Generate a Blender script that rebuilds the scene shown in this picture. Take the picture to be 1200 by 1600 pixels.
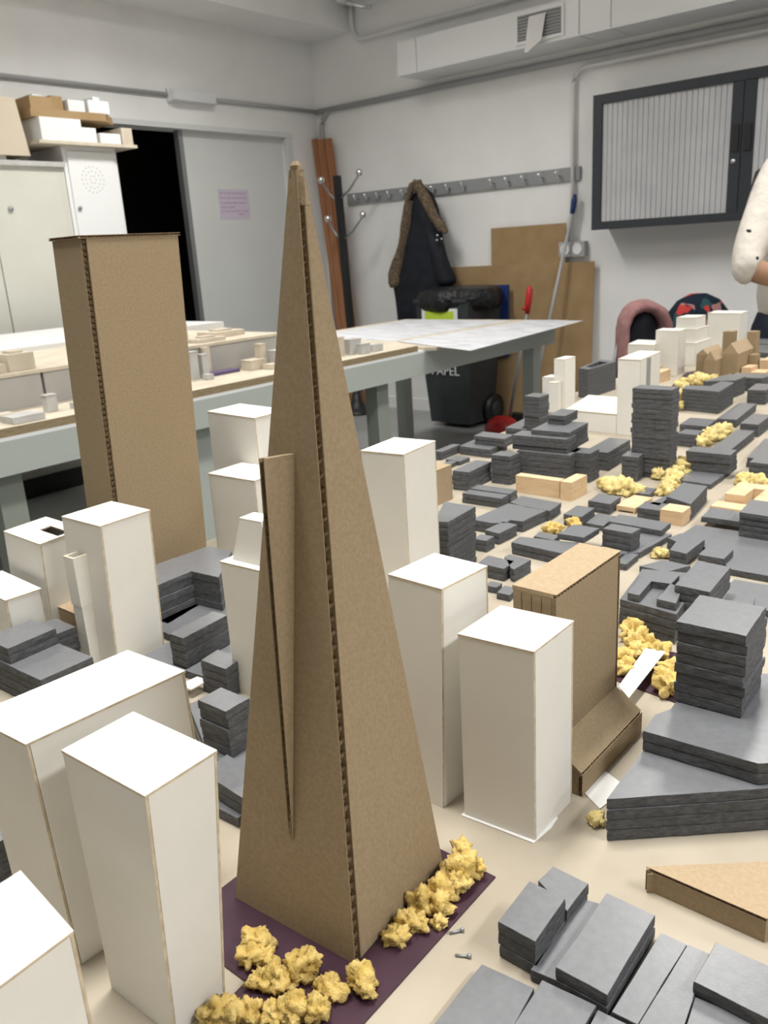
import bpy, math, random
from mathutils import Vector, Matrix, noise

# ------------------------------------------------------------------ camera, world, lights, exposure
scene = bpy.context.scene
for o in list(bpy.data.objects):
    bpy.data.objects.remove(o, do_unlink=True)
cam_data = bpy.data.cameras.new('camera')
cam = bpy.data.objects.new('camera', cam_data)
scene.collection.objects.link(cam)
scene.camera = cam
cam_data.sensor_fit = 'VERTICAL'
cam_data.sensor_height = 36.0
cam_data.lens = 29.43
cam_data.clip_start = 0.02
cam_data.clip_end = 60
cam.matrix_world = Matrix(((0.76899, -0.14743, 0.62202, 0.0),
                           (0.63657, 0.26570, -0.72400, 0.0),
                           (-0.05853, 0.95272, 0.29817, 1.22),
                           (0, 0, 0, 1)))
cam_data.dof.use_dof = True
cam_data.dof.focus_distance = 0.72
cam_data.dof.aperture_fstop = 16.0

scene.view_settings.view_transform = 'Standard'
scene.view_settings.look = 'None'
scene.view_settings.gamma = 1.0
scene.view_settings.use_curve_mapping = False
scene.view_settings.exposure = 0.10

world = bpy.data.worlds.new('world')
scene.world = world
world.use_nodes = True
world.node_tree.nodes['Background'].inputs[0].default_value = (0.80, 0.85, 0.92, 1)
world.node_tree.nodes['Background'].inputs[1].default_value = 0.25

LAMPS = [(-3.4, 0.4, 27), (-3.4, 3.0, 29), (-0.7, 0.6, 34), (-0.9, 3.2, 22), (1.6, 0.8, 44), (1.6, 3.3, 36), (3.9, 0.8, 36), (3.9, 3.3, 30), (1.6, -3.0, 6), (-2.0, -4.0, 6)]

# ------------------------------------------------------------------ helpers
C = scene.collection
rnd = random.Random(7)

def mat(name, col, rough=0.6, metal=0.0, spec=0.5, emit=None, es=0.0):
    m = bpy.data.materials.new(name)
    m.use_nodes = True
    b = m.node_tree.nodes['Principled BSDF']
    b.inputs['Base Color'].default_value = (*col, 1)
    b.inputs['Roughness'].default_value = rough
    b.inputs['Metallic'].default_value = metal
    b.inputs['Specular IOR Level'].default_value = spec
    if emit:
        b.inputs['Emission Color'].default_value = (*emit, 1)
        b.inputs['Emission Strength'].default_value = es
    return m

def noisy(name, c1, c2, scale=20, rough=0.7, bump=0.0, bscale=None, detail=4, spec=0.3, stretch=(1, 1, 1), lo=0.35, hi=0.65, bdist=0.001):
    """two-colour noise with fine bump, object coordinates"""
    m = mat(name, c1, rough, spec=spec)
    nt = m.node_tree
    N, L = nt.nodes, nt.links
    b = N['Principled BSDF']
    tc = N.new('ShaderNodeTexCoord')
    mp = N.new('ShaderNodeMapping'); mp.inputs['Scale'].default_value = stretch
    L.new(tc.outputs['Object'], mp.inputs['Vector'])
    n = N.new('ShaderNodeTexNoise'); n.inputs['Scale'].default_value = scale; n.inputs['Detail'].default_value = detail
    L.new(mp.outputs['Vector'], n.inputs['Vector'])
    r = N.new('ShaderNodeValToRGB')
    r.color_ramp.elements[0].position = lo; r.color_ramp.elements[0].color = (*c1, 1)
    r.color_ramp.elements[1].position = hi; r.color_ramp.elements[1].color = (*c2, 1)
    L.new(n.outputs['Fac'], r.inputs['Fac']); L.new(r.outputs['Color'], b.inputs['Base Color'])
    if bump:
        n2 = N.new('ShaderNodeTexNoise'); n2.inputs['Scale'].default_value = bscale or scale * 4; n2.inputs['Detail'].default_value = 3
        L.new(mp.outputs['Vector'], n2.inputs['Vector'])
        bp = N.new('ShaderNodeBump'); bp.inputs['Strength'].default_value = bump; bp.inputs['Distance'].default_value = bdist
        L.new(n2.outputs['Fac'], bp.inputs['Height']); L.new(bp.outputs['Normal'], b.inputs['Normal'])
    return m

M = {}
M['wall'] = noisy('wall_paint', (0.84, 0.838, 0.83), (0.90, 0.898, 0.89), 2.2, 0.75, 0.25, 60, bdist=0.004)
M['wall_dim'] = noisy('low_bounce_wall', (0.30, 0.29, 0.27), (0.42, 0.41, 0.39), 1.5, 0.8)  # made-up dark tone for the unseen walls, cuts bounce light on the model
M['ceiling'] = noisy('ceiling_paint', (0.8, 0.8, 0.79), (0.84, 0.84, 0.83), 3, 0.8)
M['floor'] = noisy('grey_floor', (0.30, 0.31, 0.31), (0.38, 0.385, 0.38), 3, 0.35, spec=0.4)
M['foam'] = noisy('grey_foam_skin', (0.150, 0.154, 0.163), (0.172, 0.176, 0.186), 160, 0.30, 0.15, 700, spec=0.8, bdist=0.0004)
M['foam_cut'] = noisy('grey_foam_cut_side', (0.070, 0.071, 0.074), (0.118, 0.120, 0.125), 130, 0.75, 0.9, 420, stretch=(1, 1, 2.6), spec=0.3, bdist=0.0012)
M['card'] = noisy('white_card', (0.75, 0.73, 0.67), (0.79, 0.77, 0.71), 14, 0.55, 0.12, 300, spec=0.3, bdist=0.0003)
M['core'] = noisy('card_core', (0.50, 0.41, 0.28), (0.68, 0.58, 0.42), 120, 0.8)
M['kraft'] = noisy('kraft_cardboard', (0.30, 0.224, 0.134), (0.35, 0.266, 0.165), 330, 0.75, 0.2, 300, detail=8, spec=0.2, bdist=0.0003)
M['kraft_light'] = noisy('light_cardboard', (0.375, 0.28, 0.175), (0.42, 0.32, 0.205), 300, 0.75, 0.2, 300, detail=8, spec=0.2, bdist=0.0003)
M['kraft_far'] = noisy('packing_cardboard', (0.33, 0.22, 0.11), (0.38, 0.26, 0.14), 8, 0.8, spec=0.2)
M['flute'] = noisy('corrugated_medium', (0.25, 0.17, 0.09), (0.42, 0.31, 0.19), 200, 0.85, spec=0.1)
M['board'] = noisy('beige_base_card', (0.385, 0.335, 0.26), (0.45, 0.395, 0.31), 9, 0.7, 0.15, 200, detail=6, spec=0.25, bdist=0.0004)
M['purple'] = noisy('purple_card', (0.045, 0.018, 0.030), (0.062, 0.026, 0.042), 25, 0.5, 0.1, 300, spec=0.3, bdist=0.0003)
M['sponge'] = noisy('yellow_sponge', (0.58, 0.40, 0.105), (0.76, 0.57, 0.21), 90, 0.75, 0.9, 500, spec=0.35, bdist=0.0015)
M['sponge_pale'] = noisy('pale_sponge', (0.66, 0.52, 0.19), (0.80, 0.66, 0.31), 90, 0.75, 0.9, 500, spec=0.3, bdist=0.0015)
M['balsa'] = noisy('balsa_wood', (0.62, 0.43, 0.25), (0.72, 0.54, 0.34), 40, 0.65, 0.15, 200, stretch=(1, 1, 14), spec=0.25, bdist=0.0003)
M['paper'] = noisy('white_paper', (0.80, 0.79, 0.77), (0.83, 0.82, 0.80), 20, 0.6)
M['enamel'] = mat('pale_green_enamel', (0.43, 0.46, 0.42), 0.4)
M['enamel_dark'] = mat('greenish_leg_paint', (0.27, 0.29, 0.25), 0.4)
M['white_paint'] = mat('white_lacquer', (0.80, 0.81, 0.81), 0.3)
M['beige_paint'] = noisy('beige_lacquer', (0.60, 0.595, 0.53), (0.64, 0.635, 0.57), 3, 0.4)
M['door'] = noisy('door_paint', (0.66, 0.68, 0.665), (0.70, 0.72, 0.705), 2, 0.4)
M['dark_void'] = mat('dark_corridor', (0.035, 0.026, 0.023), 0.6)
M['steel'] = mat('grey_steel', (0.33, 0.34, 0.35), 0.4, 0.6)
M['rail'] = mat('painted_grey_rail', (0.30, 0.31, 0.32), 0.5)
M['pipe'] = mat('grey_conduit', (0.42, 0.42, 0.42), 0.5)
M['white_pipe'] = mat('white_pvc', (0.75, 0.75, 0.74), 0.45)
M['chrome'] = mat('chrome', (0.8, 0.8, 0.8), 0.12, 1.0)
M['black'] = mat('black_metal', (0.012, 0.012, 0.013), 0.45)
M['anthracite'] = mat('anthracite_lacquer', (0.024, 0.028, 0.036), 0.45)
M['slat'] = noisy('silver_slat', (0.47, 0.475, 0.49), (0.52, 0.525, 0.54), 6, 0.45)
M['plank'] = noisy('reddish_wood', (0.32, 0.135, 0.06), (0.42, 0.20, 0.10), 5, 0.55, stretch=(6, 6, 0.6))
M['navy'] = noisy('navy_cloth', (0.008, 0.009, 0.014), (0.016, 0.018, 0.026), 14, 0.75)
M['fur'] = noisy('brown_fur', (0.10, 0.07, 0.045), (0.24, 0.18, 0.12), 60, 0.95, 1.0, 160, bdist=0.01)
M['bin'] = noisy('bin_plastic', (0.035, 0.041, 0.045), (0.045, 0.052, 0.056), 6, 0.5)
M['bag'] = noisy('black_bag', (0.008, 0.008, 0.009), (0.02, 0.02, 0.022), 18, 0.32, 1.0, 30, bdist=0.02)
M['lime'] = mat('lime_print', (0.50, 0.66, 0.05), 0.5)
M['blue'] = mat('blue_plastic', (0.018, 0.04, 0.16), 0.45)
M['red'] = mat('red_plastic', (0.50, 0.018, 0.018), 0.4)
M['ply'] = noisy('plywood_top', (0.58, 0.51, 0.40), (0.66, 0.59, 0.47), 12, 0.6)
M['ply_edge'] = noisy('plywood_edge', (0.24, 0.18, 0.10), (0.32, 0.25, 0.15), 30, 0.7, stretch=(1, 1, 6))
M['greyboard'] = noisy('grey_display_panel', (0.36, 0.345, 0.325), (0.43, 0.415, 0.39), 4, 0.6)
M['greymodel'] = noisy('pale_grey_model', (0.46, 0.45, 0.43), (0.54, 0.53, 0.51), 15, 0.6)
M['beigemodel'] = noisy('beige_model', (0.55, 0.48, 0.38), (0.64, 0.57, 0.46), 15, 0.6)
M['violet'] = mat('violet_card', (0.10, 0.07, 0.16), 0.5)
M['knit'] = None
M['skin'] = noisy('skin', (0.34, 0.19, 0.115), (0.40, 0.235, 0.15), 12, 0.5)
M['hair'] = mat('dark_hair', (0.012, 0.008, 0.006), 0.45)
M['jeans'] = noisy('navy_jeans', (0.010, 0.013, 0.026), (0.018, 0.022, 0.040), 40, 0.8)
M['pink'] = noisy('pink_wool', (0.32, 0.16, 0.16), (0.42, 0.23, 0.22), 30, 0.9, 0.6, 120, bdist=0.004)
M['lamp'] = mat('lamp_diffuser', (0.9, 0.9, 0.9), 0.5, emit=(1.0, 0.97, 0.92), es=6.0)
M['translucent'] = mat('emergency_light_cover', (0.72, 0.73, 0.74), 0.25)
M['glass_tile'] = mat('white_print', (0.75, 0.78, 0.78), 0.5)

def spotted(name, base, dot, scale, radius):
    m = mat(name, base, 0.85, spec=0.2)
    N, L = m.node_tree.nodes, m.node_tree.links
    tc = N.new('ShaderNodeTexCoord')
    v = N.new('ShaderNodeTexVoronoi'); v.voronoi_dimensions = '2D'; v.inputs['Scale'].default_value = scale; v.inputs['Randomness'].default_value = 0.4
    dp_ = N.new('ShaderNodeVectorMath'); dp_.operation = 'DOT_PRODUCT'; dp_.inputs[1].default_value = (.77, .64, 0)
    sx_ = N.new('ShaderNodeSeparateXYZ'); cx_ = N.new('ShaderNodeCombineXYZ')
    L.new(tc.outputs['Object'], dp_.inputs[0]); L.new(tc.outputs['Object'], sx_.inputs[0])
    L.new(dp_.outputs['Value'], cx_.inputs['X']); L.new(sx_.outputs['Z'], cx_.inputs['Y']); L.new(cx_.outputs['Vector'], v.inputs['Vector'])
    r = N.new('ShaderNodeValToRGB'); r.color_ramp.interpolation = 'CONSTANT'
    r.color_ramp.elements[0].color = (*dot, 1)
    r.color_ramp.elements[1].position = radius; r.color_ramp.elements[1].color = (*base, 1)
    L.new(v.outputs['Distance'], r.inputs['Fac']); L.new(r.outputs['Color'], m.node_tree.nodes['Principled BSDF'].inputs['Base Color'])
    n = N.new('ShaderNodeTexNoise'); n.inputs['Scale'].default_value = 16; n.inputs['Detail'].default_value = 6
    L.new(tc.outputs['Object'], n.inputs['Vector'])
    bp = N.new('ShaderNodeBump'); bp.inputs['Strength'].default_value = 0.6; bp.inputs['Distance'].default_value = 0.03
    L.new(n.outputs['Fac'], bp.inputs['Height']); L.new(bp.outputs['Normal'], N['Principled BSDF'].inputs['Normal'])
    return m
M['knit'] = spotted('white_spotted_knit', (0.62, 0.575, 0.52), (0.01, 0.01, 0.012), 7.5, 0.05)

def plaid():
    m = mat('plaid_wool', (0.02, 0.05, 0.06), 0.9, spec=0.2)
    N, L = m.node_tree.nodes, m.node_tree.links
    tc = N.new('ShaderNodeTexCoord')
    v = N.new('ShaderNodeTexVoronoi'); v.inputs['Scale'].default_value = 17; v.distance = 'CHEBYCHEV'
    L.new(tc.outputs['Object'], v.inputs['Vector'])
    sp = N.new('ShaderNodeSeparateColor'); L.new(v.outputs['Color'], sp.inputs['Color'])
    r = N.new('ShaderNodeValToRGB'); r.color_ramp.interpolation = 'CONSTANT'
    e = r.color_ramp.elements
    e[0].color = (0.012, 0.022, 0.035, 1); e[1].position = 0.45; e[1].color = (0.03, 0.075, 0.085, 1)
    x = e.new(0.68); x.color = (0.50, 0.055, 0.05, 1)
    x = e.new(0.86); x.color = (0.40, 0.20, 0.19, 1)
    L.new(sp.outputs['Red'], r.inputs['Fac']); L.new(r.outputs['Color'], N['Principled BSDF'].inputs['Base Color'])
    return m
M['plaid'] = plaid()

def drawing():
    """faint grey printed lines and hatching on a plotted sheet"""
    m = mat('plotted_drawing', (0.8, 0.8, 0.8), 0.5)
    N, L = m.node_tree.nodes, m.node_tree.links
    tc = N.new('ShaderNodeTexCoord')
    mp = N.new('ShaderNodeMapping'); mp.inputs['Scale'].default_value = (1.0, 9.0, 1.0); mp.inputs['Rotation'].default_value = (0, 0, 0.06)
    L.new(tc.outputs['Object'], mp.inputs['Vector'])
    n = N.new('ShaderNodeTexNoise'); n.inputs['Scale'].default_value = 6; n.inputs['Detail'].default_value = 5
    L.new(mp.outputs['Vector'], n.inputs['Vector'])
    r = N.new('ShaderNodeValToRGB')
    r.color_ramp.elements[0].position = 0.36; r.color_ramp.elements[0].color = (0.36, 0.37, 0.40, 1)
    r.color_ramp.elements[1].position = 0.50; r.color_ramp.elements[1].color = (0.70, 0.71, 0.74, 1)
    L.new(n.outputs['Fac'], r.inputs['Fac']); L.new(r.outputs['Color'], N['Principled BSDF'].inputs['Base Color'])
    return m
M['drawing'] = drawing()

class MB:
    def __init__(s): s.v, s.f, s.mi = [], [], []
    def add(s, vs, fs, mi=0):
        b = len(s.v); s.v += [tuple(x) for x in vs]
        for i, f in enumerate(fs):
            s.f.append(tuple(b + k for k in f)); s.mi.append(mi[i] if isinstance(mi, (list, tuple)) else mi)
        return s
    def hexa(s, b, t, mi=0):
        return s.add(list(b) + list(t), [(3, 2, 1, 0), (4, 5, 6, 7), (0, 1, 5, 4), (1, 2, 6, 5), (2, 3, 7, 6), (3, 0, 4, 7)], mi)
    def box(s, x0, x1, y0, y1, z0, z1, mi=0):
        return s.hexa([(x0, y0, z0), (x1, y0, z0), (x1, y1, z0), (x0, y1, z0)], [(x0, y0, z1), (x1, y0, z1), (x1, y1, z1), (x0, y1, z1)], mi)
    def prism(s, poly, z0, z1, mi=0):
        poly = ccw(poly); n = len(poly)
        return s.add([(x, y, z0) for x, y in poly] + [(x, y, z1) for x, y in poly],
                     [tuple(range(n - 1, -1, -1)), tuple(range(n, 2 * n))] + [(i, (i + 1) % n, n + (i + 1) % n, n + i) for i in range(n)], mi)
    def rings(s, rings, mi=0, caps=True):
        n = len(rings[0]); b = [p for r in rings for p in r]; fs = []
        for k in range(len(rings) - 1):
            for i in range(n):
                j = (i + 1) % n
                fs.append((k * n + i, k * n + j, (k + 1) * n + j, (k + 1) * n + i))
        if caps:
            fs.append(tuple(range(n - 1, -1, -1))); fs.append(tuple(range((len(rings) - 1) * n, len(rings) * n)))
        return s.add(b, fs, mi)
    def tube(s, path, r, n=10, mi=0):
        path = [Vector(p) for p in path]; rs = []
        for i, p in enumerate(path):
            d = (path[min(i + 1, len(path) - 1)] - path[max(i - 1, 0)]).normalized()
            a = Vector((0, 0, 1)) if abs(d.z) < 0.9 else Vector((1, 0, 0))
            u = d.cross(a).normalized(); w = d.cross(u).normalized()
            rr = r[i] if isinstance(r, (list, tuple)) else r
            rs.append([tuple(p + (u * math.cos(t) + w * math.sin(t)) * rr) for t in [2 * math.pi * k / n for k in range(n)]])
        return s.rings(rs, mi)
    def lathe(s, c, prof, n=20, axis='z', mi=0):
        rs = []
        for r, h in prof:
            ring = []
            for k in range(n):
                t = 2 * math.pi * k / n; a, b = r * math.cos(t), r * math.sin(t)
                if axis == 'z': ring.append((c[0] + a, c[1] + b, c[2] + h))
                elif axis == 'x': ring.append((c[0] + h, c[1] + a, c[2] + b))
                else: ring.append((c[0] + b, c[1] + h, c[2] + a))
            rs.append(ring)
        return s.rings(rs, mi)
    def ball(s, c, r, n=12):
        return s.lathe(c, [(max(1e-4, r * math.sin(math.pi * k / 8)), -r * math.cos(math.pi * k / 8)) for k in range(9)], n)
    def build(s, name, mats, parent=None, smooth=False, origin=None):
        if not isinstance(mats, (list, tuple)): mats = [mats]
        if parent is not None: o0 = Vector(parent['_o'])
        elif origin is not None: o0 = Vector(origin)
        else:
            xs, ys, zs = zip(*s.v); o0 = Vector(((min(xs) + max(xs)) / 2, (min(ys) + max(ys)) / 2, min(zs)))
        me = bpy.data.meshes.new(name)
        me.from_pydata([tuple(Vector(p) - o0) for p in s.v], [], s.f)
        for m in mats: me.materials.append(m)
        me.polygons.foreach_set('material_index', s.mi)
        if smooth: me.polygons.foreach_set('use_smooth', [True] * len(me.polygons))
        me.update()
        o = bpy.data.objects.new(name, me); C.objects.link(o)
        o['_o'] = tuple(o0)
        if parent is not None: o.parent = parent
        else: o.location = o0
        return o

def area2(p): return sum(p[i][0] * p[(i + 1) % len(p)][1] - p[(i + 1) % len(p)][0] * p[i][1] for i in range(len(p)))
def ccw(p): return list(p) if area2(p) > 0 else list(p)[::-1]

def tag(o, label, cat, group=None, kind=None):
    o['label'] = label; o['category'] = cat
    if group: o['group'] = group
    if kind: o['kind'] = kind
    return o
def thing(name, loc, label, cat, group=None):
    o = bpy.data.objects.new(name, None); o.empty_display_size = 0.02
    C.objects.link(o); o.location = loc; o['_o'] = tuple(loc)
    return tag(o, label, cat, group)
def struct(o, label=None, cat=None):
    o['kind'] = 'structure'
    if label: o['label'] = label
    if cat: o['category'] = cat
    return o

ZB = 0.76          # top of the model board
XW, YW = -4.9, 5.19  # room corner

FOAM = [  # label, [(footprint in metres, base height above the board, layers)]
 ('thin grey foam strip at the board edge, behind the tall white box', [([(-1.1133,1.4812),(-1.0923,1.4827),(-1.0966,1.559),(-1.1176,1.5575)],0,2)]),
 ('tiny grey foam block right beside the small brown cardboard cube, behind it', [([(-1.1131,1.4757),(-1.0979,1.4775),(-1.0983,1.5068),(-1.1136,1.5051)],0,1)]),
 ('small flat grey foam tile between the edge strip and the long two-tone block', [([(-1.0672,1.4622),(-1.0281,1.46),(-1.029,1.5008),(-1.0681,1.503)],0,1)]),
 ('small grey foam stub touching the left end of the long block by the cardboard cube', [([(-1.0511,1.4286),(-1.032,1.4281),(-1.0342,1.4579),(-1.0533,1.4584)],0,1)]),
 ('long four-layer grey foam block just right of the small brown cardboard cube', [([(-0.9326,1.2981),(-0.8965,1.3014),(-0.9029,1.3935),(-0.9391,1.3902)],0,4)]),
 ('stepped grey foam block at the board edge in front of the dark wheeled bin', [([(-1.0877,1.5481),(-1.0035,1.5455),(-1.0113,1.6311),(-1.0955,1.6337)],0,2), ([(-1.0693,1.5797),(-0.9857,1.5793),(-0.9911,1.6261),(-1.0747,1.6265)],0.0196,2)]),
 ('thin pale grey foam slab at the board edge beside the red dustpan', [([(-1.0742,1.7248),(-1.0176,1.7258),(-1.0339,1.8472),(-1.0906,1.8463)],0,3)]),
 ('square five-layer grey foam block in the row behind the pale notched wooden block', [([(-0.8909,1.3748),(-0.849,1.378),(-0.8479,1.4149),(-0.8898,1.4117)],0,6)]),
 ('stepped grey foam complex with overhanging roof slabs behind the notched wooden block', [([(-0.8383,1.4555),(-0.7216,1.4648),(-0.7229,1.5077),(-0.8396,1.4985)],0,6), ([(-0.8632,1.425),(-0.7494,1.434),(-0.7554,1.4943),(-0.8692,1.4853)],0,6), ([(-0.8776,1.434),(-0.7595,1.4424),(-0.7628,1.4886),(-0.8809,1.4802)],0.0588,3), ([(-0.8463,1.4539),(-0.7642,1.459),(-0.7738,1.5593),(-0.8559,1.5542)],0.0588,4), ([(-0.8412,1.5144),(-0.8033,1.5153),(-0.8107,1.584),(-0.8486,1.583)],0.098,2)]),
 ('slim stacked grey foam tower next to the red dustpan and the stepped white tower', [([(-1.0283,1.7371),(-0.9852,1.7336),(-0.9858,1.7805),(-1.0288,1.784)],0.0294,8), ([(-1.0387,1.7369),(-0.978,1.7355),(-0.9881,1.8258),(-1.0489,1.8271)],0,3)]),
 ('dark flat grey foam block in front of the low flat white box', [([(-0.7764,1.5609),(-0.7274,1.5597),(-0.7362,1.6881),(-0.7852,1.6893)],0,4)]),
 ('small upright grey foam cube leaning at the foot of the tall foam tower', [([(-0.6777,1.5121),(-0.6437,1.5122),(-0.6493,1.554),(-0.6833,1.5539)],0,5)]),
 ('tallest grey foam tower, eighteen rough layers high, beside the slotted white tower', [([(-0.6748,1.5481),(-0.5969,1.5512),(-0.5992,1.5926),(-0.6771,1.5894)],0,18)]),
 ('L-shaped grey foam block with crumbled side, right of the tallest foam tower', [([(-0.8314,2.2259),(-0.7281,2.2098),(-0.7401,2.3615),(-0.7787,2.374),(-0.7784,2.288),(-0.8407,2.2778)],0,6)]),
 ('long grey foam block behind the L-shaped foam block, below the cardboard church', [([(-0.8407,2.4107),(-0.7662,2.4531),(-0.7614,2.5292),(-0.8192,2.5674)],0,5), ([(-0.8192,2.5693),(-0.7293,2.5726),(-0.7118,2.6674),(-0.8274,2.6522)],0,4)]),
 ('grey foam block at the right edge of the photo near the pale wooden houses', [([(-0.7069,2.3715),(-0.6599,2.3764),(-0.6701,2.4826),(-0.7171,2.4777)],0,4)]),
 ('long low grey foam bar in front of the L-shaped foam block', [([(-0.6807,2.0591),(-0.6358,2.0638),(-0.6546,2.2814),(-0.6995,2.2768)],0,2)]),
 ('three-layer grey foam bar at the right photo edge beyond the open street', [([(-0.6015,1.9843),(-0.5616,1.9835),(-0.5684,2.1063),(-0.6083,2.107)],0,3)]),
 ('long grey foam bar right of the yellow sponge strip', [([(-0.5905,1.7631),(-0.5516,1.7615),(-0.5641,1.9616),(-0.603,1.9633)],0,2)]),
 ('flat grey foam slab just behind the three-layer block beside the tallest foam tower', [([(-0.7361,1.9639),(-0.6711,1.9653),(-0.6779,2.0506),(-0.7429,2.0491)],0,2)]),
 ('grey foam block of three layers touching the right side of the tallest foam tower', [([(-0.6896,1.8268),(-0.6466,1.8246),(-0.6452,1.8737),(-0.6881,1.8759)],0,3)]),
 ('upright grey foam wall block standing on a thin foam slab with a white crumb', [([(-0.5842,1.6016),(-0.5,1.6049),(-0.5025,1.6497),(-0.5866,1.6464)],0.0098,4), ([(-0.5734,1.5285),(-0.5083,1.5246),(-0.5095,1.6414),(-0.5746,1.6453)],0,1)]),
 ('grey foam block with a side arm wrapped around the pale wooden cube', [([(-0.5229,1.3528),(-0.4725,1.3297),(-0.4858,1.4444),(-0.5308,1.4491)],0,3), ([(-0.5439,1.331),(-0.5259,1.3282),(-0.5296,1.382),(-0.5396,1.39)],0,2), ([(-0.5526,1.3012),(-0.5141,1.3019),(-0.5181,1.3438),(-0.5567,1.343)],0,2)]),
 ('thin dark grey foam tile behind the flat pale wooden block', [([(-0.6071,1.4105),(-0.5775,1.4116),(-0.5824,1.4547),(-0.6119,1.4536)],0,1)]),
 ('small squat grey foam block left of the flat pale wooden block', [([(-0.6419,1.2974),(-0.6,1.2961),(-0.6037,1.3458),(-0.6455,1.3472)],0,2)]),
 ('grey foam block beside the two yellow sponge tufts, in the middle of the board', [([(-0.6418,1.2096),(-0.6089,1.2094),(-0.6122,1.2638),(-0.645,1.2641)],0,2)]),
 ('low grey foam strip behind the four-layer block, next to the sponge tufts', [([(-0.603,1.2126),(-0.5709,1.211),(-0.5769,1.2677),(-0.609,1.2693)],0,1)]),
 ('big grey foam plate carrying a dark slab, behind the brown cardboard slab building', [([(-0.5078,1.09),(-0.4715,1.1272),(-0.4629,1.2256),(-0.5401,1.2211)],0,1), ([(-0.5616,1.2115),(-0.4727,1.2083),(-0.4744,1.2512),(-0.5632,1.2544)],0.0098,1)]),
 ('four-layer grey foam block standing on the foam plate behind the cardboard slab building', [([(-0.5297,1.1208),(-0.4834,1.1197),(-0.4816,1.1474),(-0.5279,1.1485)],0.0098,3)]),
 ('flat grey foam tile on the long slab, in front of the yellow sponge tufts', [([(-0.5898,1.093),(-0.5473,1.0951),(-0.5469,1.1462),(-0.5894,1.1441)],0.0196,1)]),
 ('long two-layer grey foam slab half hidden by the brown cardboard slab building', [([(-0.6448,1.0469),(-0.558,1.0424),(-0.5203,1.1029),(-0.6476,1.0762)],0,2)]),
 ('tiny flat grey foam strip at the back corner of the long two-layer slab', [([(-0.6426,1.1124),(-0.6062,1.1113),(-0.6093,1.1366),(-0.6457,1.1376)],0,1)]),
 ('grey foam block peeking out right of the cardboard slab building roof', [([(-0.4861,1.0699),(-0.4691,1.0706),(-0.4712,1.1183),(-0.4882,1.1176)],0,1)]),
 ('grooved grey foam block in front of the notched wooden block, left end', [([(-0.8642,1.2334),(-0.7809,1.2372),(-0.7829,1.2635),(-0.8661,1.2597)],0,2), ([(-0.8675,1.2669),(-0.7827,1.2687),(-0.7866,1.3),(-0.8694,1.296)],0,2)]),
 ('wide grey foam slab with cut-out corners in the middle left of the foam field', [([(-0.7623,1.1087),(-0.7228,1.1104),(-0.7027,1.1217),(-0.7033,1.1388),(-0.6821,1.1422),(-0.6779,1.2133),(-0.7199,1.2145),(-0.7555,1.2241)],0,2), ([(-0.7122,1.075),(-0.6831,1.071),(-0.6813,1.1236),(-0.7099,1.1254)],0,2)]),
 ('flat grey foam strip right below the pale notched wooden block', [([(-0.7561,1.2193),(-0.6718,1.2146),(-0.6772,1.2651),(-0.7614,1.2698)],0,2)]),
 ('small cube-like grey foam block left of the wide cut-out slab', [([(-0.7051,1.0309),(-0.6811,1.0326),(-0.6819,1.0568),(-0.7059,1.0551)],0,2)]),
 ('tall grey foam stack of loose layers beside the upright white box behind the pyramid', [([(-0.685,0.9034),(-0.6649,0.9097),(-0.6722,0.9899),(-0.728,0.9881)],0,9)]),
 ('grey foam block with a torn notch in its roof, right of the squat white box', [([(-0.6395,0.9461),(-0.5946,0.9455),(-0.5988,0.9796),(-0.6437,0.9801)],0,2), ([(-0.5882,0.9523),(-0.5818,0.9504),(-0.581,0.995),(-0.6203,0.9994),(-0.6203,0.9869)],0,2)]),
 ('small grey foam sliver between the white box and the cardboard slab building', [([(-0.5982,0.901),(-0.5803,0.9024),(-0.5821,0.9193),(-0.6001,0.9179)],0,1)]),
 ('small flat grey foam piece touching the left end of the cardboard slab building', [([(-0.5708,0.8883),(-0.5509,0.8893),(-0.5549,0.9161),(-0.5748,0.9151)],0,1)]),
 ('courtyard grey foam block with a square well in its roof, right of the yellow sponge', [([(-0.397,0.8905),(-0.3248,0.8834),(-0.3411,1.0194),(-0.4142,0.9962)],0,4), ([(-0.3889,0.8917),(-0.3743,0.8916),(-0.3796,0.9401),(-0.3563,0.9447),(-0.3579,0.9756),(-0.3998,0.9759)],0.0392,1), ([(-0.3517,0.8922),(-0.3284,0.8914),(-0.3397,0.9406),(-0.3563,0.9447)],0.0392,1)]),
 ('raised grey foam roof block behind the big rough foam stack', [([(-0.3409,0.9213),(-0.2993,0.9201),(-0.3054,1.0103),(-0.3469,1.0115)],0.0294,3)]),
 ('flat grey foam strip just behind the courtyard foam block', [([(-0.4494,1.0748),(-0.4089,1.0723),(-0.3905,1.1119),(-0.431,1.1144)],0,1)]),
 ('L-shaped grey foam block with dark notch, left of the foam plaza', [([(-0.4307,1.1331),(-0.405,1.1297),(-0.4037,1.2003),(-0.4445,1.2106),(-0.453,1.1818),(-0.4362,1.1715)],0,2)]),
 ('broad flat grey foam plaza slab running off the right photo edge', [([(-0.4519,1.2284),(-0.4479,1.2883),(-0.3036,1.2936),(-0.2794,1.2016),(-0.4028,1.1964)],0,1), ([(-0.4028,1.1964),(-0.2794,1.2016),(-0.2599,1.1276),(-0.3417,1.1269)],0,1)]),
 ('small grey foam box standing on the front half of the foam plaza', [([(-0.3913,1.1347),(-0.3556,1.1352),(-0.3568,1.1774),(-0.3925,1.1769)],0.0098,1)]),
 ('tall dark grey foam box on the foam plaza at the right photo edge', [([(-0.3749,1.2662),(-0.2993,1.2653),(-0.3058,1.3393),(-0.3813,1.3401)],0.0098,4)]),
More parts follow.
